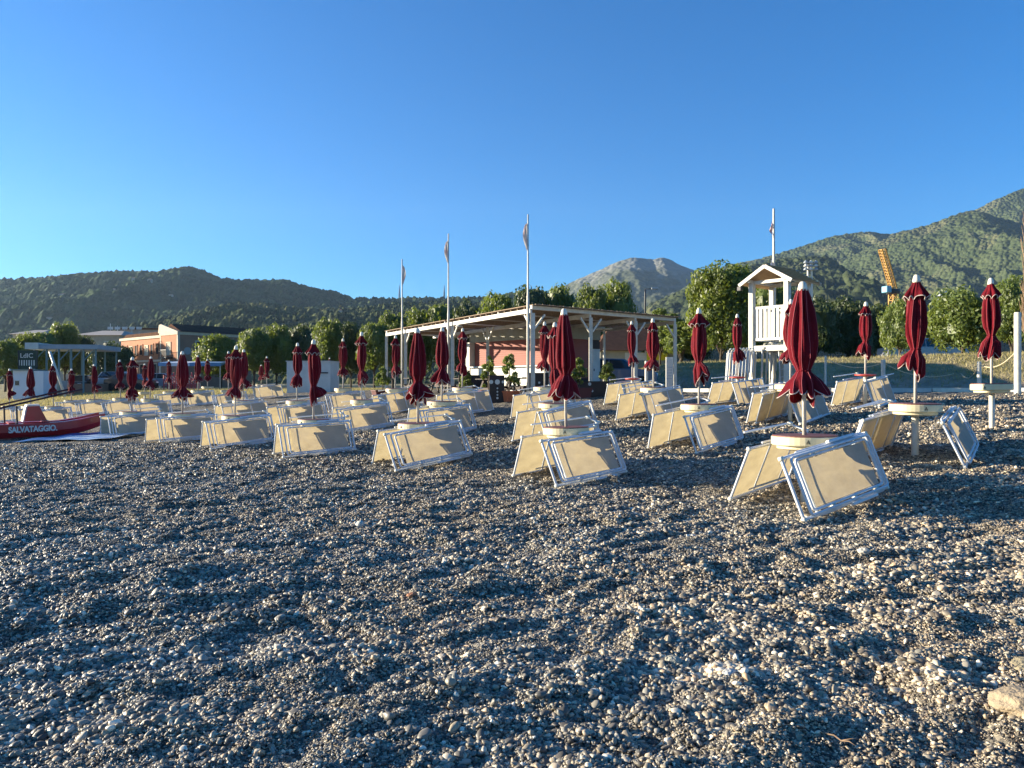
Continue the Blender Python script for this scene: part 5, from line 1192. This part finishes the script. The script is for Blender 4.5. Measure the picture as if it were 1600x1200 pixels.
# ------------------------------------------------------------------ single stones
def rock(px, py, Y, s, c, label, sx=1.3, sz=.6, name='stone', seed=1, bur=.3):
    x = X(px, Y); g0 = gz(x, Y)+float(micro(np.array(x), np.array(Y))); rs = np.random.RandomState(seed)
    m = MB(); vs = []; fs = []; n1, n2 = 20, 30
    for i in range(n1+1):
        for j in range(n2):
            ph = math.pi*i/n1; th = 2*math.pi*j/n2; d = Vector((math.sin(ph)*math.cos(th), math.sin(ph)*math.sin(th), math.cos(ph)))
            k = 1+.10*float(vn(d.x*9+seed, d.y*9+d.z*8, 61))+.35*float(vn(d.x*1.3+seed*3.1+d.z, d.y*1.3+d.z*.7, 50+seed))+.24*float(vn(d.x*4+seed, d.y*4+d.z*3, 60))
            vs.append((d.x*s*sx*k, d.y*s*k, d.z*s*sz*k))
    for i in range(n1):
        for j in range(n2): fs.append((i*n2+j, i*n2+(j+1) % n2, (i+1)*n2+(j+1) % n2, (i+1)*n2+j))
    cm = mat('stone_%d' % seed, c, .8, tuple(k*.7 for k in c), 14, .8, 50); m.add(vs, fs, cm); o = m.build(name, None, smooth=True); o.location = (x, Y, g0+s*sz*(1-bur)*.6); o.rotation_euler = (0,0,seed); tag(o, label, 'stone')
rock(563, 812, 0+7.8, .05, (.60, .58, .50), 'pale upright oval stone in the middle pebbles left of centre', .8, 1.0, seed=1)
rock(362, 877, 6.6, .055, (.45, .47, .45), 'flat light grey stone on the left foreground pebbles', 1.6, .45, seed=2)
rock(1052, 1052, 3.85, .036, (.42, .40, .31), 'tan angular stone beside the white pebble cluster', 1.2, .7, seed=3)
rock(1140, 1087, 3.65, .030, (.62, .60, .54), 'white flattish stone right of the tan angular one', 1.5, .5, seed=4)
rock(1165, 1068, 3.72, .024, (.40, .42, .42), 'small grey rounded stone among the white cluster', 1.2, .6, seed=5)
rock(1610, 1100, 3.18, .125, (.36, .28, .18), 'large tan sandstone rock half buried at the lower right corner', 1.1, .45, 'rock', 6)
rock(1606, 1046, 3.7, .075, (.36, .30, .18), 'yellowish rock just behind the large tan one', 1.2, .4, 'rock', 7)
rock(1083, 856, 6.9, .045, (.52, .51, .46), 'pale pebble in front of the left near lounger stack', 1.2, .7, seed=8)
rock(1596, 1163, 3.15, .03, (.55, .15, .05), 'small orange brick fragment at the right bottom edge', 1.3, .5, seed=9)
rock(645, 940, 5.2, .028, (.45, .20, .10), 'small orange-brown fragment on the central pebbles', 1.4, .5, seed=10)
rock(41, 688, 19.5, .01, (.4, .4, .2), 'tiny tuft-coloured stone near the boat', 1, 1, seed=11)
rock(1350, 901, 5.9, .04, (.55, .52, .45), 'white stone below the nearest lounger stack', 1.2, .7, seed=12)

def twig(px, py, Y, L_, rz, label):
    x = X(px, Y); g0 = gz(x, Y)+float(micro(np.array(x), np.array(Y))); m = MB(); rs = random.Random(px)
    p = [Vector((-L_/2+L_*k/5, rs.uniform(-.012, .012), .012+rs.uniform(0, .012))) for k in range(6)]; m.tube(p, [.0028, .0034, .0032, .0028, .0022, .0012], barkdry, 5)
    m.tube([p[3], p[3]+Vector((.03, .03, .01)), p[3]+Vector((.055, .045, .012))], [.002, .0016, .0008], barkdry, 4)
    o = m.build('twig', None, smooth=True); o.location = (x, Y, g0); o.rotation_euler = (0, 0, rz); tag(o, label, 'twig')
twig(1308, 1170, 3.0, .16, -.9, 'thin dry twig near the bottom edge right of centre')
twig(1400, 950, 4.4, .22, .5, 'short dry twig on the pebbles below the nearest loungers')
twig(735, 980, 4.6, .14, .2, 'tiny dry twig on the central foreground pebbles')
twig(420, 800, 7.6, .30, -.3, 'dry stick lying on the pebbles left of centre')

# ------------------------------------------------------------------ grass on the bank and strip
def grass():
    rs = np.random.RandomState(9); N = 60000
    xs_ = rs.uniform(0, 40, N*3); ys_ = rs.uniform(16, 62, N*3); p, q = pq(xs_, ys_)
    k = (p > 28.6) & (p < 48) & (q/np.maximum(p, 1) < .95) & (rs.rand(N*3) < .25+1.1*(vn(xs_*.6, ys_*.6, 77)+.5)*sstep(29, 31.5, p))
    xs_, ys_ = xs_[k][:N], ys_[k][:N]
    x2 = rs.uniform(-48, -10, 30000); y2 = rs.uniform(46, 62, 30000); xs_ = np.concatenate([xs_, x2]); ys_ = np.concatenate([ys_, y2]); n_ = len(xs_)
    z = gbase(xs_, ys_); h = rs.uniform(.04, .13, n_)*(1+.9*(vn(xs_*.9, ys_*.9, 78)+.2)); a = rs.uniform(0, 6.28, n_); w_ = .022
    lx, ly = rs.randn(n_)*.05, rs.randn(n_)*.05
    v = np.stack([np.stack([xs_-np.cos(a)*w_, ys_-np.sin(a)*w_, z-.02], -1), np.stack([xs_+np.cos(a)*w_, ys_+np.sin(a)*w_, z-.02], -1), np.stack([xs_+lx, ys_+ly, z+h], -1)], 1).reshape(-1, 3)
    me = bpy.data.meshes.new('grass'); me.vertices.add(len(v)); me.vertices.foreach_set('co', v.ravel()); me.loops.add(n_*3); me.loops.foreach_set('vertex_index', np.arange(n_*3, dtype=np.int32)); me.polygons.add(n_); me.polygons.foreach_set('loop_start', np.arange(0, n_*3, 3, dtype=np.int32)); me.update()
    me.materials.append(mat('grass_blade', (.20, .19, .06), .7, (.44, .36, .18), .5, transl=.35, tcol=(.42, .36, .12), island=.6)); o = bpy.data.objects.new('grass', me); col.objects.link(o); tag(o, kind='stuff')
grass()

# ------------------------------------------------------------------ haze
hz = MB(); hm = bpy.data.materials.new('haze'); hm.use_nodes = True; t = hm.node_tree; t.nodes.remove(t.nodes['Principled BSDF'])
pv = t.nodes.new('ShaderNodeVolumePrincipled'); pv.inputs['Color'].default_value = (.54, .75, 1.0, 1); pv.inputs['Density'].default_value = 6.0e-5; pv.inputs['Anisotropy'].default_value = .3
t.links.new(pv.outputs[0], t.nodes['Material Output'].inputs['Volume'])
hz.box((-3400, -400, -12), (3400, 3500, 800), hm); o = hz.build('haze', None); tag(o, kind='stuff')
